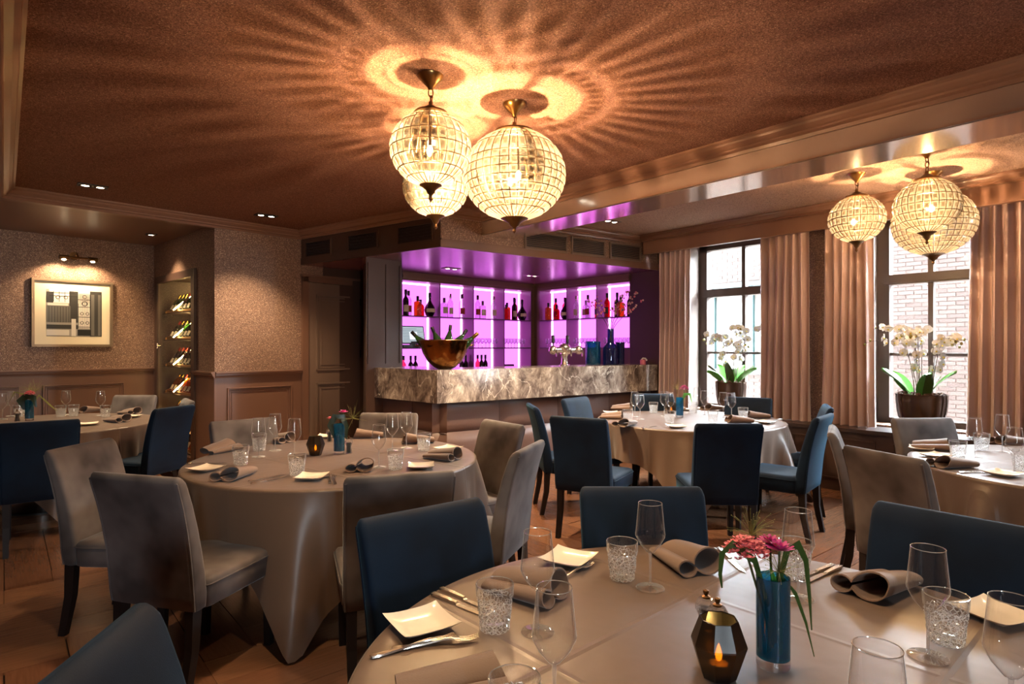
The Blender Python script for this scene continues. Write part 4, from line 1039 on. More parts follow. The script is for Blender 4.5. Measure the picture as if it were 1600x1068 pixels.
# ================================================================== ORCHIDS
def orchid(label, px, d, r_top, h, stems, seed, leaves):
    r = random.Random(seed); k = (px - CX) / F; D = d / (k * M_[0] + M_[1])
    t = thing('potted_orchid', label, 'plant', (k * D, D, .6405), 0)
    MB().lathe([(.001, 0), (r_top * .70, 0), (r_top * .78, .02), (r_top * .95, h * .55), (r_top, h * .85), (r_top * .99, h * .95), (r_top * 1.02, h), (r_top * .95, h), (r_top * .93, h - .05), (.001, h - .05)], 36).build('pot', 'pot_glaze', t)
    so = MB()
    for q in range(70):
        a, rr = r.uniform(0, 2 * PI), r_top * .92 * math.sqrt(r.random())
        so.ball((rr * math.cos(a), rr * math.sin(a), h - .02 + r.uniform(0, .03)), r.uniform(.012, .026), 6, 4, .6)
    props(so.build('bark', 'soil', t), kind='stuff')
    for q in range(leaves):
        a = 2 * PI * q / leaves + r.uniform(-.4, .4); ln = r.uniform(.22, .32); wd = r.uniform(.05, .066); up = r.uniform(.85, 1.3); b0 = r_top * r.uniform(.25, .6)
        vs = []; n = 8; dr_ = Vector((math.cos(a), math.sin(a), 0)); sd_ = (Vector((-math.sin(a), math.cos(a), 0)) + Vector((0, 0, .75 * (1 if q % 2 else -1)))).normalized()
        for i in range(n + 1):
            f = i / n; wv = wd * math.sin(PI * min(1, .12 + f * .9)) ** .6 if f < 1 else .004
            c = dr_ * (b0 + ln * f * math.cos(up * (1 - .5 * f))) + Vector((0, 0, h - .02 + ln * f * math.sin(up) - ln * .14 * f * f))
            vs += [c - sd_ * wv + Vector((0, 0, .012)), c - Vector((0, 0, .004)), c + sd_ * wv + Vector((0, 0, .012)), c - Vector((0, 0, .010))]
        fs = []
        for i in range(n):
            q4, q5 = i * 4, i * 4 + 4
            fs += [(q4 + k2, q4 + (k2 + 1) % 4, q5 + (k2 + 1) % 4, q5 + k2) for k2 in range(4)]
        MB().add(vs, fs).build('leaf', 'leaf' if q % 3 else 'leaf_dark', t, True, 70)
    if not hasattr(orchid, 'flower'):
        f = MB()
        for i in range(5):
            a = 2 * PI * i / 5 + PI / 2; wd, ln = (.030, .042) if i in (1, 4) else (.018, .040)
            dr_ = Vector((math.cos(a), 0, math.sin(a))); sd_ = Vector((-math.sin(a), 0, math.cos(a)))
            f.add([Vector((0, -.003, 0)), dr_ * ln * .5 - sd_ * wd + Vector((0, -.006, 0)), dr_ * ln + Vector((0, .004, 0)), dr_ * ln * .5 + sd_ * wd + Vector((0, -.006, 0)), dr_ * ln * .92 - sd_ * wd * .55, dr_ * ln * .92 + sd_ * wd * .55, dr_ * ln * .5 + Vector((0, .003, 0))],
                  [(0, 1, 6), (1, 4, 6), (4, 2, 6), (2, 5, 6), (5, 3, 6), (3, 0, 6)])
        orchid.flower = f.data('flower', 'petal_white', True, 60)
        orchid.lip = MB().ball((0, -.010, -.006), .009, 6, 4).data('flower_lip', 'petal_centre')
        orchid.bud = MB().ball((0, 0, 0), .012, 6, 5, 1.3).data('bud', 'wisp')
    for q in range(stems):
        a = 2 * PI * q / stems + r.uniform(-.3, .3); b0 = r_top * r.uniform(.1, .45); hh = r.uniform(.46, .64); ln = r.uniform(.14, .36)
        dr_ = Vector((math.cos(a), math.sin(a), 0)); p0 = dr_ * b0 + Vector((0, 0, h - .03))
        pts = [p0 + dr_ * ln * .35 * (f ** 1.5) + Vector((0, 0, hh * f)) for f in (0, .25, .5, .75, 1)]
        tip = pts[-1]; arc = [tip + dr_ * ln * f + Vector((0, 0, .06 * math.sin(PI * f * .8) - .04 * f)) for f in (.25, .5, .75, 1.0)]
        MB().tube(pts + arc, lambda f: .0042 - .0025 * f, 5).build('stem', 'stem_brown', t)
        chain = pts[2:] + arc
        for i in range(9):
            f = i / 8 * (len(chain) - 1); p = chain[int(f)].lerp(chain[min(len(chain) - 1, int(f) + 1)], f % 1)
            if i < 2 and q % 2: continue
            off = Vector((r.uniform(-.05, .05), r.uniform(-.05, .03), r.uniform(-.03, .03)))
            if i < 7:
                fl_ = inst('flower', orchid.flower, t, p + off, (r.uniform(-.4, .4), r.uniform(-.5, .5), r.uniform(-.8, 1.2) - .4))
                inst('flower_lip', orchid.lip, fl_)
            else: inst('bud', orchid.bud, t, p + off * .5, (r.uniform(-.6, .6), r.uniform(-.6, .6), 0))
    return t
orchid('large white orchid in a wide bronze glazed pot on the right window ledge', 1440, 6.68, .212, .36, 9, 11, 8)
orchid('smaller white orchid in a bronze pot on the ledge of the window by the bar', 1142, 6.72, .178, .385, 8, 12, 9)

# ================================================================== PICTURE AND ITS LIGHT
p0_, p1_, zq0, zq1 = 1.584, 2.44, 1.447, 2.291
pc = thing('framed_picture', 'framed black and white photograph of an iron gate on the glitter wallpaper', 'picture', L((p0_ + p1_) / 2, 9.33, zq0))
po_ = Vector(pc.location); RP = lambda a, b, z: L(a, b, z) - po_
fm = MB()
for a0, a1, z0, z1 in ((p0_, p1_, zq0, zq0 + .03), (p0_, p1_, zq1 - .03, zq1), (p0_, p0_ + .03, zq0 + .03, zq1 - .03), (p1_ - .03, p1_, zq0 + .03, zq1 - .03)): fm.box(a0, a1, 9.285, 9.329, z0, z1, RP)
fm.build('frame', 'frame_silver', pc, False)
MB().box(p0_ + .03, p1_ - .03, 9.31, 9.315, zq0 + .03, zq1 - .03, RP).build('mount', 'mat_board', pc, False)
wq, hq = p1_ - p0_, zq1 - zq0; a0, z0, aw, zh = p0_ + wq * .175, zq0 + hq * .155, wq * .683, hq * .69
def pq_(name, tone, rects, lvl):
    mb = MB()
    for x0, x1, y0, y1 in rects: mb.box(a0 + aw * x0, a0 + aw * x1, 9.3085 - lvl * .0006, 9.3095 - lvl * .0006, z0 + zh * y0, z0 + zh * y1, RP)
    mb.build(name, tone, pc, False)
pq_('print_ground', 'tone3', [(0, 1, 0, 1)], 0)
pq_('print_sky', 'tone5', [(.05, .8, .72, 1), (.57, .78, .18, .95)], 1)
pq_('print_wall', 'tone1', [(.78, 1, 0, 1), (0, .56, .16, .25), (0, .12, .72, .95), (.40, .56, .3, .98)], 2)
pq_('print_pillar', 'tone2', [(.80, .86, .02, .93), (.93, .98, .02, .93), (.0, .42, .3, .66)], 3)
pq_('print_steps', 'tone4', [(0, .4, .02, .14), (.02, .38, .66, .71), (.44, .52, .0, .38)], 3)
bars = [(.575 + .033 * k, .581 + .033 * k, .18, .93) for k in range(7)] + [(.56, .79, y, y + .012) for y in (.2, .42, .64, .80)]
bars += [(.04 + .05 * k, .047 + .05 * k, .3, .64) for k in range(8)] + [(.05, .55, .86, .872), (.08, .5, .93, .94)] + [(.12 + .1 * k, .128 + .1 * k, .74, .97) for k in range(4)]
bars += [(.55, .80, .02, .15)]
pq_('print_ironwork', 'tone0', bars, 4)
sc_ = MB()
for cx_, cy_, r1 in ((.68, .72, .055), (.63, .5, .035), (.73, .5, .035), (.63, .3, .035), (.73, .3, .035), (.68, .87, .04), (.2, .84, .04), (.34, .84, .04)):
    n = 16
    for i in range(n):
        t0, t1 = 2 * PI * i / n, 2 * PI * (i + 1) / n
        q = [RP(a0 + aw * (cx_ + rr * math.cos(tt)), 9.3055, z0 + zh * (cy_ + rr * math.sin(tt))) for tt in (t0, t1) for rr in (r1, r1 * .72)]
        sc_.add(q, [(0, 2, 3, 1)])
sc_.build('print_scrolls', 'tone0', pc, False)
plm = thing('picture_light', 'dark picture light with two glowing heads over the framed photograph', 'wall lamp', L(2.02, 9.33, 2.56))
lo_ = Vector(plm.location); RL = lambda a, b, z: L(a, b, z) - lo_
MB().lathe([(.05, -.006), (.05, .006)], 20, cap=True).build('wall_plate', 'old_brass', plm); plm.children[0].rotation_euler = (PI / 2, 0, math.atan2(Lt[1], Lt[0])); plm.children[0].location = RL(2.02, 9.32, 2.60)
MB().tube([RL(2.02, 9.325, 2.60), RL(2.02, 9.2, 2.63), RL(2.02, 9.12, 2.58), RL(2.02, 9.10, 2.555)], .009, 8).build('arm', 'old_brass', plm)
MB().tube([RL(1.84, 9.10, 2.555), RL(2.20, 9.10, 2.555)], .012, 8).build('bar', 'old_brass', plm)
for a in (1.87, 2.17):
    MB().tube([RL(a - .05, 9.10, 2.55), RL(a + .05, 9.10, 2.55)], .028, 12).build('lamp_head', 'old_brass', plm)
    MB().ball(RL(a, 9.10, 2.522), .024, 12, 8, .6).build('bulb', 'bulb', plm)
    l = light('picture_spot', 'SPOT', RL(a, 9.09, 2.49), 34, (1, .70, .40), plm, spot_size=math.radians(130), spot_blend=.6, shadow_soft_size=.02)
    l.rotation_euler = Vector((Ln[0] * .55, Ln[1] * .55, -1)).to_track_quat('-Z', 'Y').to_euler()

# ================================================================== TABLES
ZT = 0.75
def table(name, c, R, corner, half, label, clabel, seed):
    t = thing('round_table', label, 'table', (c[0], c[1], 0), 0, 'round dining tables')
    MB().lathe([(.001, .716), (R - .012, .716), (R - .012, .742), (.001, .742)], 40).build('tabletop', 'leg_wood', t)
    MB().lathe([(.05, .04), (.05, .716)], 16, cap=True).build('column', 'steel', t)
    MB().lathe([(.001, 0), (.30, 0), (.30, .012), (.06, .04), (.001, .04)], 28).build('base', 'black', t)
    r = random.Random(seed); nT = 240; vs = []; fs = []
    ph = [r.uniform(0, 6.3) for _ in range(6)]
    rad = [0, .15, .3, .45, .6, .75, .9, .96, 1.0]; rows = []
    for f in rad: rows.append(('t', f))
    for q in (.004, .014, .03): rows.append(('e', q))
    for f in (.12, .25, .4, .55, .7, .85, 1.0): rows.append(('h', f))
    for kind, f in rows:
        for i in range(nT):
            th = 2 * PI * i / nT; a = th - corner
            m = ((a + PI / 4) % (PI / 2)) - PI / 4            # angle from the nearest corner
            hem = half / max(abs(math.cos(a + PI / 4)), abs(math.sin(a + PI / 4)))
            drop = min(hem - R, ZT - .012)
            cornerness = max(0, math.cos(2 * m)) ** 6
            if kind == 't': rr, z = R * f, ZT + (.0008 * math.sin(5 * th + ph[0]) if f > .5 else 0)
            elif kind == 'e': rr, z = R + .010 * min(1, f / .014), ZT - f * .5
            else:
                h = .02 + (drop - .02) * f
                wave = (.5 + .5 * math.sin(11 * th + ph[1] + 1.1 * math.sin(3 * th + ph[2]))) ** 1.7 * (.65 + .35 * math.sin(4 * th + ph[4]))
                rr = R + .012 + h * (.015 + .27 * wave * (1 - .75 * cornerness) + .24 * cornerness * (abs(math.cos(9 * m + .5)) ** 1.5 * .8 + .2)) - .03 * f * (1 - wave) * (1 - cornerness)
                rr += .012 * f * math.sin(29 * th + ph[3] + math.sin(5 * th)); z = ZT - h
            vs.append((rr * math.cos(th), rr * math.sin(th), z))
    for k in range(1, len(rows) - 1):
        for i in range(nT): fs.append((k * nT + i, k * nT + (i + 1) % nT, (k + 1) * nT + (i + 1) % nT, (k + 1) * nT + i))
    n0 = len(vs); vs = vs[nT:]; fs = [tuple(q - nT for q in f) for f in fs]
    cidx = len(vs); vs.append((0, 0, ZT)); fs += [(i, (i + 1) % nT, cidx) for i in range(nT)]
    cl = MB().add(vs, fs).build('tablecloth', 'tablecloth', None, True, 80, (c[0], c[1], 0))
    props(cl, clabel, 'tablecloth', 'taupe tablecloths')
    # turn the pressed folds with the cloth
    rot = corner - PI / 4
    cl.data.transform(Matrix.Rotation(-rot, 4, 'Z')); cl.rotation_euler = (0, 0, rot)
T = {1: ((.50, 1.31), .835), 2: ((-1.10, 3.82), .865), 3: ((1.70, 5.85), .86), 4: ((3.30, 3.48), .86), 5: ((-4.24, 5.50), .90)}
table('t', *T[1], math.radians(-48 + 45), 1.20, 'round table nearest the camera under a taupe cloth', 'taupe cloth on the round table nearest the camera', 1)
table('t', *T[2], math.atan2(-.9, .09), 1.16, 'round table left of centre among the grey chairs', 'taupe cloth reaching the floor on the table among the grey chairs', 2)
table('t', *T[3], math.atan2(-.80, -.18), 1.16, 'round table between the bar and the first window', 'window lit cloth on the table between the bar and the first window', 3)
table('t', *T[4], math.atan2(-.6, -.35), 1.16, 'round table by the window ledge at the right', 'pale lit cloth on the round table by the window ledge', 4)
table('t', *T[5], math.atan2(-.7, .72), 1.16, 'round table in front of the framed photograph', 'warm lit cloth on the table before the framed photograph', 5)

# ================================================================== CHAIRS
def rrect(w_, t_, y, z, r=.02, n=4, bow=0.0):
    pts = []
    for cx_, cy_, a0_ in ((w_ / 2 - r, t_ / 2 - r, 0), (-w_ / 2 + r, t_ / 2 - r, PI / 2), (-w_ / 2 + r, -t_ / 2 + r, PI), (w_ / 2 - r, -t_ / 2 + r, 1.5 * PI)):
        for i in range(n + 1):
            a = a0_ + PI / 2 * i / n; x = cx_ + r * math.cos(a)
            pts.append((x, y + cy_ + r * math.sin(a) - bow * (2 * x / w_) ** 2 * 0, z))
    return pts
def make_chair(mat):
    def mk():
        t = thing('dining_chair', '', 'chair')
        rings = []
        prof = [(.365, -.190, .075, .44), (.42, -.192, .085, .445), (.50, -.200, .082, .445), (.60, -.214, .076, .445), (.70, -.234, .070, .448), (.80, -.260, .064, .452), (.88, -.286, .060, .455), (.905, -.295, .056, .455), (.921, -.301, .044, .447), (.929, -.304, .026, .435), (.931, -.305, .012, .425)]
        for z, y, th, w_ in prof: rings.append(rrect(w_, th, y, z, min(.020, th * .45)))
        rings.insert(0, rrect(.42, .05, -.190, .358, .018))
        MB().loft(rings).build('backrest', mat, t, True, 75)
        s = [rrect(.42, .44, .065, .352, .03), rrect(.445, .465, .065, .362, .035), rrect(.45, .47, .065, .43, .035), rrect(.45, .47, .065, .462, .04), rrect(.432, .452, .065, .476, .04), rrect(.38, .40, .065, .482, .05), rrect(.2, .22, .065, .484, .05)]
        MB().loft(s).build('seat', mat, t, True, 60)
        pp = MB()
        for z, y, th, w_ in [(.358, -.190, .075, .44)] + prof[1:8]: pass
        edge = [(sx * (w_ / 2 - .004), y - th / 2 + .006, z) for sx in (1,) for z, y, th, w_ in prof[:8]] + [(x, -.318, .922) for x in (.18, 0, -.18)] + [(-(w_ / 2 - .004), y - th / 2 + .006, z) for z, y, th, w_ in prof[:8][::-1]]
        pp.tube(edge, .0042, 5); pp.build('piping', mat, t)
        pf = MB().tube([(x, y, .452) for x, y, z in rrect(.458, .478, .065, 0, .038)][0:20], .0035, 5, closed=True); pf.build('piping', mat, t)
        for sx in (-1, 1):
            x = sx * .188
            MB().loft([[(x - .022, .255, .36), (x + .022, .255, .36), (x + .022, .299, .36), (x - .022, .299, .36)][::1], [(x - .016, .258, 0), (x + .016, .258, 0), (x + .016, .29, 0), (x - .016, .29, 0)]]).build('leg', 'leg_wood', t, False)
            MB().loft([[(x - .021, -.225 + dy_, .37) if 0 else p for p in [(x - .021, -.222, .37), (x + .021, -.222, .37), (x + .021, -.172, .37), (x - .021, -.172, .37)]], [(x - .019, -.226, .2), (x + .019, -.226, .2), (x + .019, -.184, .2), (x - .019, -.184, .2)], [(x - .016, -.262, 0), (x + .016, -.262, 0), (x + .016, -.228, 0), (x - .016, -.228, 0)]]).build('leg', 'leg_wood', t, False)
        return t
    return Kind(mk)
CH = {'b': make_chair('velvet_blue'), 'g': make_chair('velvet_gray')}
CHAIRS = [ # back-top middle, facing, colour, label
 ((.478, 2.256), (0, -1), 'b', 'dark blue chair directly across the nearest table, behind a wine glass'),
 ((-.29, 1.965), (.62, -.78), 'b', 'dark blue velvet chair at the nearest table, turned beside the bread plate'),
 ((-.735, 1.02), (1, .10), 'b', 'blue velvet chair whose top corner shows at the bottom left edge'),
 ((1.375, 1.885), (-.775, -.63), 'b', 'dark blue chair at the right of the nearest table, behind the rolled napkin'),
 ((-1.53, 2.46), (.277, .96), 'g', 'large grey velvet chair seen from behind, left front of the middle table'),
 ((-2.31, 3.25), (.99, -.06), 'g', 'grey brown chair half behind the large grey chair at the left'),
 ((-.45, 2.475), (-.34, .94), 'g', 'grey chair seen from behind between the middle table and the blue chair'),
 ((.10, 3.19), (-.93, .33), 'g', 'grey chair seen edge on with its back lit pale by the windows'),
 ((-.055, 4.19), (-.795, -.606), 'g', 'warm beige lit chair between the middle table and the padded bar'),
 ((-.96, 4.76), (-.05, -1), 'g', 'grey chair at the back of the middle table before the bar end'),
 ((-1.92, 4.34), (.68, -.73), 'g', 'dark grey chair behind the middle table before the wainscot panel'),
 ((.17, 5.42), (.985, .12), 'b', 'blue chair seen side on between the bar front and the window lit table'),
 ((.48, 4.46), (.50, .866), 'b', 'dark blue chair seen from behind, left of the window lit table'),
 ((.63, 6.18), (.78, -.62), 'b', 'pale lit blue chair in front of the bar panels'),
 ((1.55, 6.70), (.05, -1), 'b', 'blue chair at the far side of the window lit table by the bar'),
 ((2.42, 6.22), (-.5, -.86), 'b', 'dark blue chair under the small orchid at the first window'),
 ((1.463, 4.09), (.04, 1), 'b', 'dark blue chair with its back to the nearest table, before the window lit table'),
 ((2.78, 5.33), (-.93, .36), 'b', 'dark blue chair before the curtains right of the window lit table'),
 ((2.36, 4.58), (-.76, .65), 'b', 'bright blue seated chair turned sideways right of the window lit table'),
 ((2.02, 3.86), (.88, -.48), 'g', 'grey chair seen edge on with a bright lit front beside the blue chairs'),
 ((1.82, 3.00), (.955, .30), 'g', 'brown grey chair with its back to the camera at the right table'),
 ((2.98, 4.43), (.05, -1), 'g', 'brown grey chair before the large orchid on the ledge'),
 ((-3.28, 4.23), (-.62, .785), 'b', 'broad navy chair at the left edge before the table under the photograph'),
 ((-2.91, 5.26), (-.975, .22), 'b', 'navy backed chair turned left in front of the wine cabinet'),
 ((-3.16, 5.96), (-.80, -.60), 'g', 'grey green chair right before the wine cabinet door'),
 ((-4.02, 6.50), (.0, -1), 'g', 'grey green chair before the wainscot under the framed photograph'),
]
for (bx_, by_), (fx, fy), kd, lab in CHAIRS:
    l_ = math.hypot(fx, fy); fx, fy = fx / l_, fy / l_
    CH[kd]((bx_ + fx * .31, by_ + fy * .31, 0), ang(fx, fy), lab, 'blue velvet chairs' if kd == 'b' else 'grey velvet chairs')

# ================================================================== TABLEWARE
def make_wine():
    t = thing('wine_glass', '', 'glass')
    MB().lathe([(.0045, .102), (.012, .106), (.030, .128), (.0415, .150), (.0425, .156), (.041, .168), (.0345, .236), (.0338, .246)], 28).build('bowl', 'glass', t)
    MB().tube([(.0338 * math.cos(2 * PI * k / 28), .0338 * math.sin(2 * PI * k / 28), .246) for k in range(28)], .0009, 5, closed=True).build('rim', 'glass_rim', t)
    MB().lathe([(.0048, .006), (.0036, .02), (.0034, .07), (.0046, .103)], 10).build('stem', 'glass_solid', t)
    MB().lathe([(.0002, .0004), (.041, .0005), (.0412, .0012), (.0405, .0022), (.02, .0038), (.005, .0075), (.0002, .0078)][1:], 28).build('foot', 'glass_solid', t)
    return t
WINE = Kind(make_wine)
def make_tumbler():
    t = thing('crystal_tumbler', '', 'glass')
    n = 30; prof = [(.0, .0005), (.034, .0005), (.0375, .004)] + [(.0385 + .0075 * (k / 9), .012 + .070 * k / 9) for k in range(10)] + [(.0465, .088), (.0475, .112)]
    def cut(k, i):
        if 3 <= k <= 12:
            return 1 - .10 * ((i + k) % 2) - .03 * ((i // 4 + k // 3) % 2)
        return 1
    body = [(max(r, .0002), z) for r, z in prof] + [(.0468, .1128), (.0452, .112), (.0432, .09), (.0395, .04), (.0365, .024), (.030, .0205), (.0002, .020)]
    MB().lathe(body[:13], n, rfun=cut).build('cut_wall', 'cut_crystal', t, False)
    MB().lathe(body[12:15] + [(.0454, .1122)], n).build('plain_band', 'glass', t)
    MB().lathe([(.0454, .112), (.0430, .08), (.0385, .024), (.030, .0205), (.0002, .020)], n).build('inner_wall', 'glass', t)
    MB().tube([(.0465 * math.cos(2 * PI * k / 32), .0465 * math.sin(2 * PI * k / 32), .1128) for k in range(32)], .0012, 5, closed=True).build('rim', 'glass_rim', t)
    return t
TUMB = Kind(make_tumbler)
def make_plate():
    t = MB(); n = 10; hw = .075; vs = []
    for lay in (0, 1):
        for j in range(n + 1):
            for i in range(n + 1):
                u, v_ = 2 * i / n - 1, 2 * j / n - 1
                e = max(abs(u), abs(v_)); z = .004 + .012 * max(0, (e - .55) / .45) ** 1.6 + .006 * (abs(u * v_)) ** 3
                k = 1 - .02 * (abs(u * v_))
                vs.append((u * hw * (1 if lay == 0 else .965) * (1 - .035 * (1 - v_ * v_) * abs(u) ** 6), v_ * hw * (1 if lay == 0 else .965) * (1 - .035 * (1 - u * u) * abs(v_) ** 6), z + (.003 if lay == 0 else 0) - (.0035 if lay and e < .55 else 0)))
    m = (n + 1) ** 2; fs = []
    for j in range(n):
        for i in range(n):
            a = j * (n + 1) + i; q = (a, a + 1, a + n + 2, a + n + 1); fs.append(q); fs.append(tuple(m + x for x in q[::-1]))
    ring = [i for i in range(n + 1)] + [j * (n + 1) + n for j in range(1, n + 1)] + [n * (n + 1) + i for i in range(n - 1, -1, -1)] + [j * (n + 1) for j in range(n - 1, 0, -1)]
    for a, b in zip(ring, ring[1:] + ring[:1]): fs.append((a, m + a, m + b, b))
    return props(t.add(vs, fs).build('bread_plate', 'porcelain', None, True, 50), '', 'plate')
PLATE = Kind(make_plate)
def make_fork():
    t = thing('fork', '', 'fork')
    def strip(pts): return [[(-w_, y, z), (w_, y, z), (w_ * .8, y, z + h), (-w_ * .8, y, z + h)] for y, w_, z, h in pts]
    MB().loft(strip([(0, .004, .001, .003), (.004, .0085, .001, .004), (.03, .0075, .001, .004), (.08, .0035, .004, .004), (.12, .003, .010, .0035), (.14, .006, .011, .003), (.150, .011, .009, .0025), (.158, .012, .008, .0022)])).build('handle', 'silver', t, True, 50)
    tn = MB()
    for x in (-.0095, -.0032, .0032, .0095):
        tn.loft([[(x - w_, y, z), (x + w_, y, z), (x + w_, y, z + .002), (x - w_, y, z + .002)] for y, w_, z in ((.156, .0022, .008), (.18, .0019, .006), (.203, .0009, .010))])
    tn.build('tines', 'silver', t, False); return t
FORK = Kind(make_fork)
def make_knife():
    t = thing('knife', '', 'knife')
    def strip(pts): return [[(x0, y, .001), (x1, y, .001), (x1, y, .001 + h), (x0, y, .001 + h)] for y, x0, x1, h in pts]
    MB().loft(strip([(0, -.004, .004, .005), (.004, -.008, .008, .007), (.05, -.0065, .0065, .007), (.095, -.005, .005, .006), (.10, -.006, .006, .006)])).build('handle', 'silver', t, True, 50)
    MB().loft(strip([(.099, -.005, .005, .003), (.11, -.004, .011, .002), (.15, -.004, .012, .002), (.20, -.004, .010, .0016), (.225, -.003, -.001, .001)])).build('blade', 'steel', t, False)
    return t
KNIFE = Kind(make_knife)
def make_napkin(kind=0):
    def mk():
        p2 = []
        (bx_, bz_, brx, brz), (ax_, az_, arx, arz) = ((-.056, .021, .030, .020), (.012, .034, .046, .0325)) if kind == 0 else ((-.05, .017, .03, .016), (.016, .022, .045, .021))
        for i in range(15): a = math.radians(30 + 310 * i / 14); p2.append((bx_ + brx * math.cos(a), bz_ + brz * math.sin(a)))
        for i in range(21): a = math.radians(205 + 340 * i / 20); p2.append((ax_ + arx * math.cos(a) + .012 * max(0, math.sin(a)), az_ + arz * math.sin(a)))
        th = .0035; out = []
        N_ = len(p2)
        for i, (x, z) in enumerate(p2):
            x0, z0 = p2[max(0, i - 1)]; x1, z1 = p2[min(N_ - 1, i + 1)]; l_ = math.hypot(x1 - x0, z1 - z0) or 1
            out.append((x - (z1 - z0) / l_ * th, z + (x1 - x0) / l_ * th))
        ring = p2 + out[::-1]; rings = []
        for y, kx, kz, sh in ((-.105, 1.08, 1.15, 0), (-.09, 1.06, 1.10, 0), (-.03, 1.0, .95, .002), (.04, .95, .80, .004), (.09, .90, .66, .006), (.105, .88, .60, .006)):
            rings.append([(x * kx + sh, y + .035 * (z / .07 - .5) * (1 if y < -.06 else 0), max(.0012, z * kz)) for x, z in ring])
        return props(MB().loft(rings).build('rolled_napkin', 'napkin', None, True, 50), '', 'napkin')
    return Kind(mk)
NAP, NAPF = make_napkin(0), make_napkin(1)
def make_vase():
    t = thing('flower_vase', '', 'vase')
    MB().lathe([(.0002, .001), (.034, .001), (.0352, .004), (.0352, .022)], 28).build('clear_base', 'crystal', t)
    MB().lathe([(.0002, .023), (.0350, .022), (.0352, .10), (.0352, .195), (.0332, .196), (.0330, .10), (.0325, .026), (.0002, .026)], 28).build('glass_body', 'vase_blue', t)
    return t
VASE = Kind(make_vase)
def make_candle():
    t = thing('candle_holder', '', 'candle')
    MB().lathe([(.0002, .001), (.036, .001), (.037, .004), (.058, .070), (.0575, .074), (.040, .122), (.0385, .123), (.0372, .121), (.054, .074), (.054, .068), (.034, .010), (.0002, .010)], 8).build('faceted_glass', 'candle_glass', t, False)
    MB().lathe([(.0002, .011), (.020, .011), (.020, .028), (.0002, .027)], 16).build('tealight', 'wax', t)
    MB().lathe([(.0002, .030), (.006, .036), (.0075, .046), (.004, .060), (.0002, .070)], 10).build('flame', 'flame', t)
    light('candle_light', 'POINT', (0, 0, .05), .35, (1, .55, .2), t, shadow_soft_size=.008)
    return t
CANDLE = Kind(make_candle)
def make_mill():
    t = thing('spice_mill', '', 'mill')
    MB().lathe([(.0002, 0), (.021, 0), (.022, .005), (.018, .03), (.016, .045), (.019, .055), (.025, .068), (.025, .080), (.018, .092), (.006, .096)], 12).build('crystal_body', 'crystal', t, False)
    MB().lathe([(.0002, .004), (.012, .004), (.010, .05), (.013, .07), (.0002, .072)], 10).build('grains', 'paper_black', t)
    MB().lathe([(.010, .094), (.011, .098), (.004, .101), (.007, .106), (.007, .112), (.0002, .115)], 12).build('metal_knob', 'old_brass', t)
    return t
MILL = Kind(make_mill)
TN = {1: 'nearest table', 2: 'table among the grey chairs', 3: 'window lit table by the bar', 4: 'right table by the ledge', 5: 'table under the photograph'}
GR = {1: 'on the nearest table', 2: 'on the table among grey chairs', 3: 'on the window lit table', 4: 'on the right table', 5: 'on the table under the photograph'}
zt_ = ZT + .0012
def names(n, items, word, extra=None):
    od = sorted(range(len(items)), key=lambda i: items[i][0]); m = {}
    for r_, i in enumerate(od):
        m[i] = ('%s, %s from left on the %s' % (word, ORD[r_], TN[n])) if len(items) > 1 else '%s on the %s' % (word, TN[n])
    return m
def place(n, kind, items, word, gname, rot=None):
    nm = names(n, items, word)
    for i, it in enumerate(items):
        p = at(it[0], it[1], ZT); p.z = zt_
        if len(it) == 4:                      # second pixel gives the direction of local +Y
            q = at(it[2], it[3], ZT); a = ang(q.x - p.x, q.y - p.y)
            if kind in (NAP, NAPF): p = (Vector((p.x, p.y, 0)) + (Vector((q.x, q.y, 0)) - Vector((p.x, p.y, 0))).normalized() * .10); p.z = zt_
        elif len(it) == 3: a = it[2]
        else: a = rnd.uniform(0, 6)
        kind(p, a, nm[i], gname + ' ' + GR[n])
# -- nearest table (far tables follow); pixel pairs: napkins open end -> narrow end, cutlery handle -> tip
place(1, WINE, [(840, 988), (866, 1122), (1016, 919), (1247, 936), (1450, 1027), (1580, 1149), (1371, 1267)], 'tall clear wine glass', 'wine glasses')
place(1, TUMB, [(773, 983), (972, 904), (1478, 1003), (1243, 903), (804, 1159)], 'cut crystal tumbler', 'crystal tumblers')
place(1, PLATE, [(659, 980, 640, 962), (888, 878, 905, 866), (1553, 965, 1515, 950)], 'square white bread plate', 'bread plates')
place(1, FORK, [(612, 1015, 725, 1003), (578, 1028, 746, 990), (865, 912, 905, 893)], 'silver fork', 'forks')
place(1, KNIFE, [(675, 929, 748, 958), (688, 921, 752, 947), (1124, 858, 1152, 884), (1303, 884, 1247, 905), (1314, 886, 1255, 914)], 'silver table knife', 'knives')
place(1, NAP, [(1098, 896, 1035, 858), (1352, 934, 1432, 900), (868, 936, 722, 898)], 'rolled taupe napkin', 'rolled napkins')
place(1, NAPF, [(778, 1070, 600, 1098)], 'flat folded taupe napkin at the near edge', 'rolled napkins')
place(1, VASE, [(1208, 1040)], 'blue glass vase with pink flowers', 'flower vases')
place(1, CANDLE, [(1123, 1056, .3)], 'dark faceted candle holder with a lit tealight', 'candle holders')
place(1, MILL, [(1103, 995), (1121, 1010)], 'crystal spice mill with a metal knob', 'spice mills')
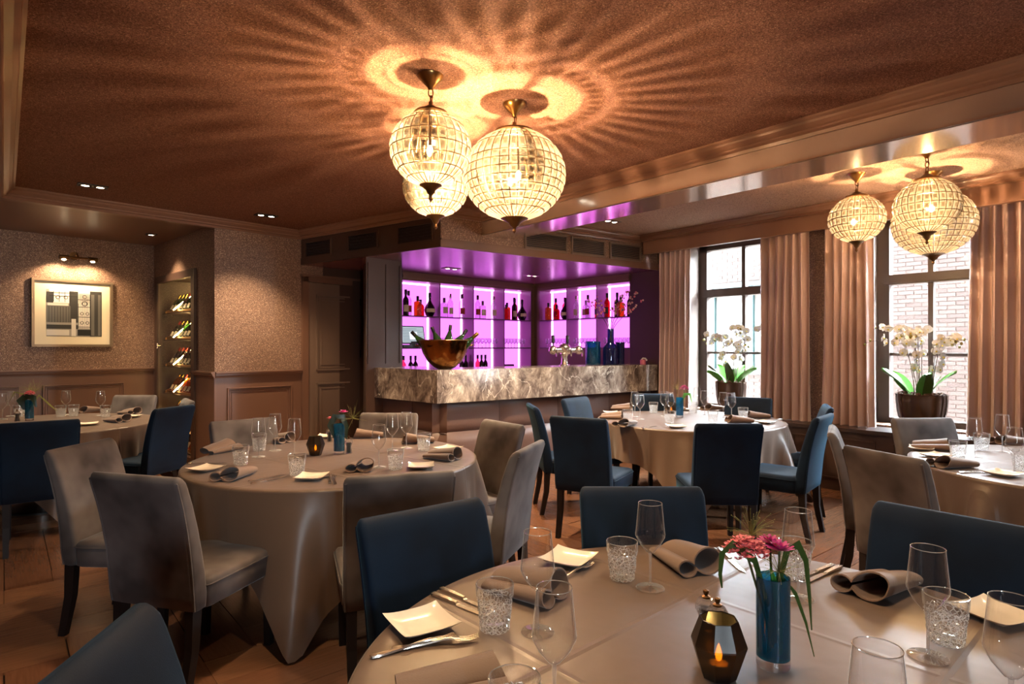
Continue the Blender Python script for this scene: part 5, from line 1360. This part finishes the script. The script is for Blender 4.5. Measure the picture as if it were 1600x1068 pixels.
# -- middle table
place(2, WINE, [(404, 714), (430, 704), (460, 716), (592, 730), (613, 704), (635, 700)], 'clear wine glass', 'wine glasses')
place(2, TUMB, [(376, 726), (405, 704), (464, 742), (618, 733), (662, 704)], 'cut crystal tumbler', 'crystal tumblers')
place(2, PLATE, [(322, 735, 300, 733), (487, 748, 520, 748), (700, 703, 715, 705), (658, 731, 690, 730), (510, 684, 530, 684)], 'square white bread plate', 'bread plates')
place(2, FORK, [(340, 746, 372, 732), (516, 755, 513, 735), (524, 757, 521, 737)], 'silver fork', 'forks')
place(2, KNIFE, [(392, 757, 448, 744), (388, 753, 444, 741), (290, 726, 335, 724)], 'silver table knife', 'knives')
place(2, NAP, [(355, 752, 430, 722), (362, 702, 300, 714), (450, 691, 410, 686), (633, 692, 690, 690), (712, 718, 645, 710), (556, 684, 592, 683), (566, 737, 572, 722)], 'rolled taupe napkin', 'rolled napkins')
place(2, VASE, [(530, 709)], 'blue glass vase with small flowers', 'flower vases')
place(2, CANDLE, [(493, 711, .2)], 'dark candle holder with a lit tealight', 'candle holders')
place(2, MILL, [(545, 708), (515, 690)], 'crystal spice mill', 'spice mills')
# -- window lit table
place(3, WINE, [(992, 651), (1000, 655), (1038, 650), (1047, 652), (1089, 641), (1101, 648), (1130, 652), (1143, 654)], 'clear wine glass', 'wine glasses')
place(3, TUMB, [(981, 659), (1021, 645), (1114, 661), (1161, 655), (1083, 645), (1046, 661)], 'cut crystal tumbler', 'crystal tumblers')
place(3, PLATE, [(955, 646, 965, 646), (1057, 668, 1075, 668), (1195, 661, 1205, 660), (1075, 641, 1085, 641)], 'square white bread plate', 'bread plates')
place(3, KNIFE, [(1003, 669, 1030, 665), (1188, 667, 1178, 662)], 'silver table knife', 'knives')
place(3, NAP, [(972, 667, 1018, 655), (972, 654, 930, 652), (985, 640, 958, 639), (1105, 641, 1135, 639), (1168, 653, 1202, 653), (1140, 660, 1180, 660), (1044, 642, 1058, 641)], 'rolled taupe napkin', 'rolled napkins')
place(3, VASE, [(1062, 652)], 'bright blue vase with a magenta flower', 'flower vases')
place(3, CANDLE, [(1049, 646, .4)], 'dark candle holder', 'candle holders')
# -- right table
place(4, WINE, [(1523, 714), (1566, 706), (1585, 737)], 'clear wine glass', 'wine glasses')
place(4, TUMB, [(1497, 717), (1534, 703), (1596, 735)], 'cut crystal tumbler', 'crystal tumblers')
place(4, PLATE, [(1462, 714, 1480, 713), (1568, 743, 1590, 740), (1440, 703, 1452, 704)], 'square white bread plate', 'bread plates')
place(4, KNIFE, [(1500, 739, 1540, 738)], 'silver table knife', 'knives')
place(4, FORK, [(1478, 717, 1500, 714)], 'silver fork', 'forks')
place(4, NAP, [(1470, 731, 1555, 727), (1482, 703, 1425, 698), (1562, 694, 1590, 694)], 'rolled taupe napkin', 'rolled napkins')
# -- table under the photograph
place(5, WINE, [(17, 650), (4, 655), (103, 648), (157, 649)], 'clear wine glass', 'wine glasses')
place(5, TUMB, [(95, 651), (165, 651), (115, 650), (30, 651)], 'cut crystal tumbler', 'crystal tumblers')
place(5, PLATE, [(139, 664, 155, 663), (205, 652, 215, 652)], 'square white bread plate', 'bread plates')
place(5, NAP, [(195, 659, 140, 655), (212, 647, 160, 643), (128, 645, 165, 640)], 'rolled taupe napkin', 'rolled napkins')
place(5, VASE, [(46, 657)], 'dark glass vase with a pink flower', 'flower vases')
place(5, MILL, [(27, 658)], 'crystal spice mill', 'spice mills')

# ---- flowers in the vases
def flower_head(name, label, base, top, mat, r, seed, flat=.7, group=None):
    rr = random.Random(seed); t = thing(name, label, 'flower', base, 0, group)
    top = Vector(top); MB().tube([(0, 0, .01), top * .5 + Vector((.003, 0, 0)), top], .0026, 6).build('stem', 'stem', t)
    if r > .03:
        fm_ = MB()
        for k in range(110):
            a = 2.4 * k; q = math.sqrt((k + .5) / 110)
            c = top + Vector((r * q * math.cos(a), r * q * math.sin(a), r * flat * (1 - q * q) + rr.uniform(-.007, .007)))
            for m_ in range(4):
                b_ = a + m_ * PI / 2 + rr.uniform(-.4, .4); d = Vector((math.cos(b_), math.sin(b_), .5)) * r * .22; e = Vector((-math.sin(b_), math.cos(b_), 0)) * r * .10
                fm_.add([c, c + d * .6 - e, c + d, c + d * .6 + e], [(0, 1, 2, 3)])
        props(fm_.build('florets', mat, t), kind='stuff')
    else:
        for ringk, (n, l_, up) in enumerate(((9, r * 1.25, .25), (8, r, .7), (5, r * .7, 1.1))):
            for k in range(n):
                a = 2 * PI * k / n + ringk * .4; d = Vector((math.cos(a), math.sin(a), 0)); s_ = Vector((-math.sin(a), math.cos(a), 0)); u = Vector((0, 0, 1))
                m_ = top + d * l_ * .6 * math.cos(up) + u * l_ * .6 * math.sin(up); e_ = top + d * l_ * math.cos(up) + u * l_ * math.sin(up)
                MB().add([top, m_ - s_ * l_ * .28, e_ - s_ * l_ * .1, e_ + s_ * l_ * .1, m_ + s_ * l_ * .28, m_ - u * .002], [(0, 1, 5), (1, 2, 5), (2, 3, 5), (3, 4, 5), (4, 0, 5)]).build('petal', mat, t)
    return t
def blade(label, base, pts, wd, mat='leaf_dark', group=None):
    t = thing('leaf_blade', label, 'leaf', base, 0, group); vs = []; n = len(pts); pts = [Vector(p) for p in pts]
    for i, p in enumerate(pts):
        d = (pts[min(i + 1, n - 1)] - pts[max(0, i - 1)]).normalized(); s_ = d.cross(Vector((.5, -.85, .1))).normalized(); f = i / (n - 1); w_ = wd * (math.sin(PI * min(.97, .15 + f * .85)) ** .7); nn = d.cross(s_) * .0012
        vs += [p - s_ * w_, p + nn, p + s_ * w_, p - nn]
    fs = [(i * 4 + k, i * 4 + (k + 1) % 4, i * 4 + 4 + (k + 1) % 4, i * 4 + 4 + k) for i in range(n - 1) for k in range(4)]
    MB().add(vs, fs).build('blade', mat, t, True, 70); return t
def wisp(label, base, dirs, seed, L_=.12, group=None):
    rr = random.Random(seed); t = thing('wispy_grass', label, 'grass', base, 0, group); mb = MB()
    st = Vector(dirs); MB().tube([(0, 0, .02), st * .6, st], .0012, 5).build('stem', 'wisp', t)
    for k in range(46):
        a, e = rr.uniform(0, 6.28), rr.uniform(-.2, 1.3); d = Vector((math.cos(a) * math.cos(e), math.sin(a) * math.cos(e), math.sin(e))) * L_ * rr.uniform(.35, .75)
        mb.tube([st, st + d * .6 + Vector((0, 0, .004)), st + d], .0004, 3); mb.ball(st + d, .0012, 5, 3)
    props(mb.build('seed_spray', 'wisp', t), kind='stuff'); return t
def vbase(px, py): p = at(px, py, ZT); return V(p.x, p.y, zt_ + .03)
b = vbase(1208, 1040)
flower_head('pink_flower', 'broad pink flower head leaning left over the near blue vase', b, (-.055, .01, .215), 'petal_pink', .046, 3, .55)
flower_head('magenta_flower', 'small magenta flower above the near blue vase', b, (.012, -.005, .225), 'petal_magenta', .026, 4)
flower_head('magenta_flower', 'small mauve flower right behind the pink head at the near vase', b, (.005, .03, .23), 'petal_magenta', .022, 5)
blade('long green leaf arching right and hanging down beside the near vase', b, [(.005, 0, .02), (.01, 0, .14), (.03, 0, .22), (.055, 0, .235), (.072, 0, .20), (.080, 0, .12), (.082, -.005, .05)], .011)
blade('narrow green leaf falling over the right rim of the near vase', b, [(0, 0, .1), (.02, -.01, .165), (.045, -.01, .13), (.065, -.015, .07), (.08, -.02, .0)], .006)
blade('green leaf curling down at the left of the pink flower', b, [(-.01, 0, .1), (-.04, 0, .20), (-.09, 0, .235), (-.112, 0, .215), (-.116, 0, .17), (-.112, 0, .14)], .010)
blade('upright dark green leaf inside the near blue vase', b, [(-.01, 0, .0), (.0, 0, .08), (.012, 0, .16), (.02, .0, .20)], .014)
blade('upright broad leaf at the front of the near blue vase', b, [(.012, -.012, .0), (.008, -.012, .08), (.0, -.012, .15), (-.01, -.01, .19)], .012, 'leaf')
wisp('wispy seed grass above the pink flower on the nearest table', b, (-.04, .02, .25), 5, .09)
wisp('wispy seed grass below the pink flower at the near vase rim', b, (.0, -.03, .185), 6, .07)
b = vbase(530, 709)
flower_head('pink_flower', 'small pink flower in the blue vase among the grey chairs', b, (.03, -.01, .24), 'petal_magenta', .026, 7)
flower_head('pink_flower', 'tiny pink bud leaning left in the vase among the grey chairs', b, (-.055, -.01, .20), 'petal_pink', .020, 8)
blade('broad dark leaf wrapped over the vase among the grey chairs', b, [(-.02, -.02, .08), (-.05, -.03, .16), (-.02, -.03, .215), (.03, -.03, .215), (.055, -.02, .15), (.05, -.02, .07)], .022, 'leaf_black')
wisp('wispy green grass leaning right over the table among the grey chairs', b, (.09, .0, .20), 9, .17)
b = vbase(1062, 652)
flower_head('magenta_flower', 'bright magenta flower in the bright blue vase by the window lit table', b, (.04, -.02, .245), 'petal_magenta', .046, 10, .8)
blade('green leaf right of the magenta flower on the window lit table', b, [(.01, 0, .1), (.05, 0, .2), (.10, 0, .2), (.12, 0, .12)], .02, 'leaf')
wisp('wispy pale grass left of the magenta flower', b, (-.03, 0, .25), 11, .14)
b = vbase(46, 657)
flower_head('pink_flower', 'pale pink flower in the dark vase under the photograph', b, (.02, -.02, .22), 'petal_pink', .040, 12)
wisp('wispy yellow grass above the dark vase under the photograph', b, (.06, 0, .25), 13, .19)
wisp('wispy yellow grass leaning left in the dark vase under the photograph', b, (-.02, .02, .25), 14, .15)
blade('pale grass blade arching left from the dark vase under the photograph', b, [(-.01, 0, .1), (-.06, 0, .22), (-.14, 0, .24), (-.19, 0, .15)], .007, 'wisp')
blade('pale grass blade arching right from the dark vase under the photograph', b, [(.01, 0, .1), (.09, 0, .21), (.19, 0, .12), (.26, 0, .06)], .008, 'wisp')
blade('broad dark leaf in the dark vase under the photograph', b, [(-.02, -.02, .08), (-.06, -.03, .16), (0, -.03, .21), (.06, -.03, .19), (.08, -.02, .1)], .035, 'leaf_black')
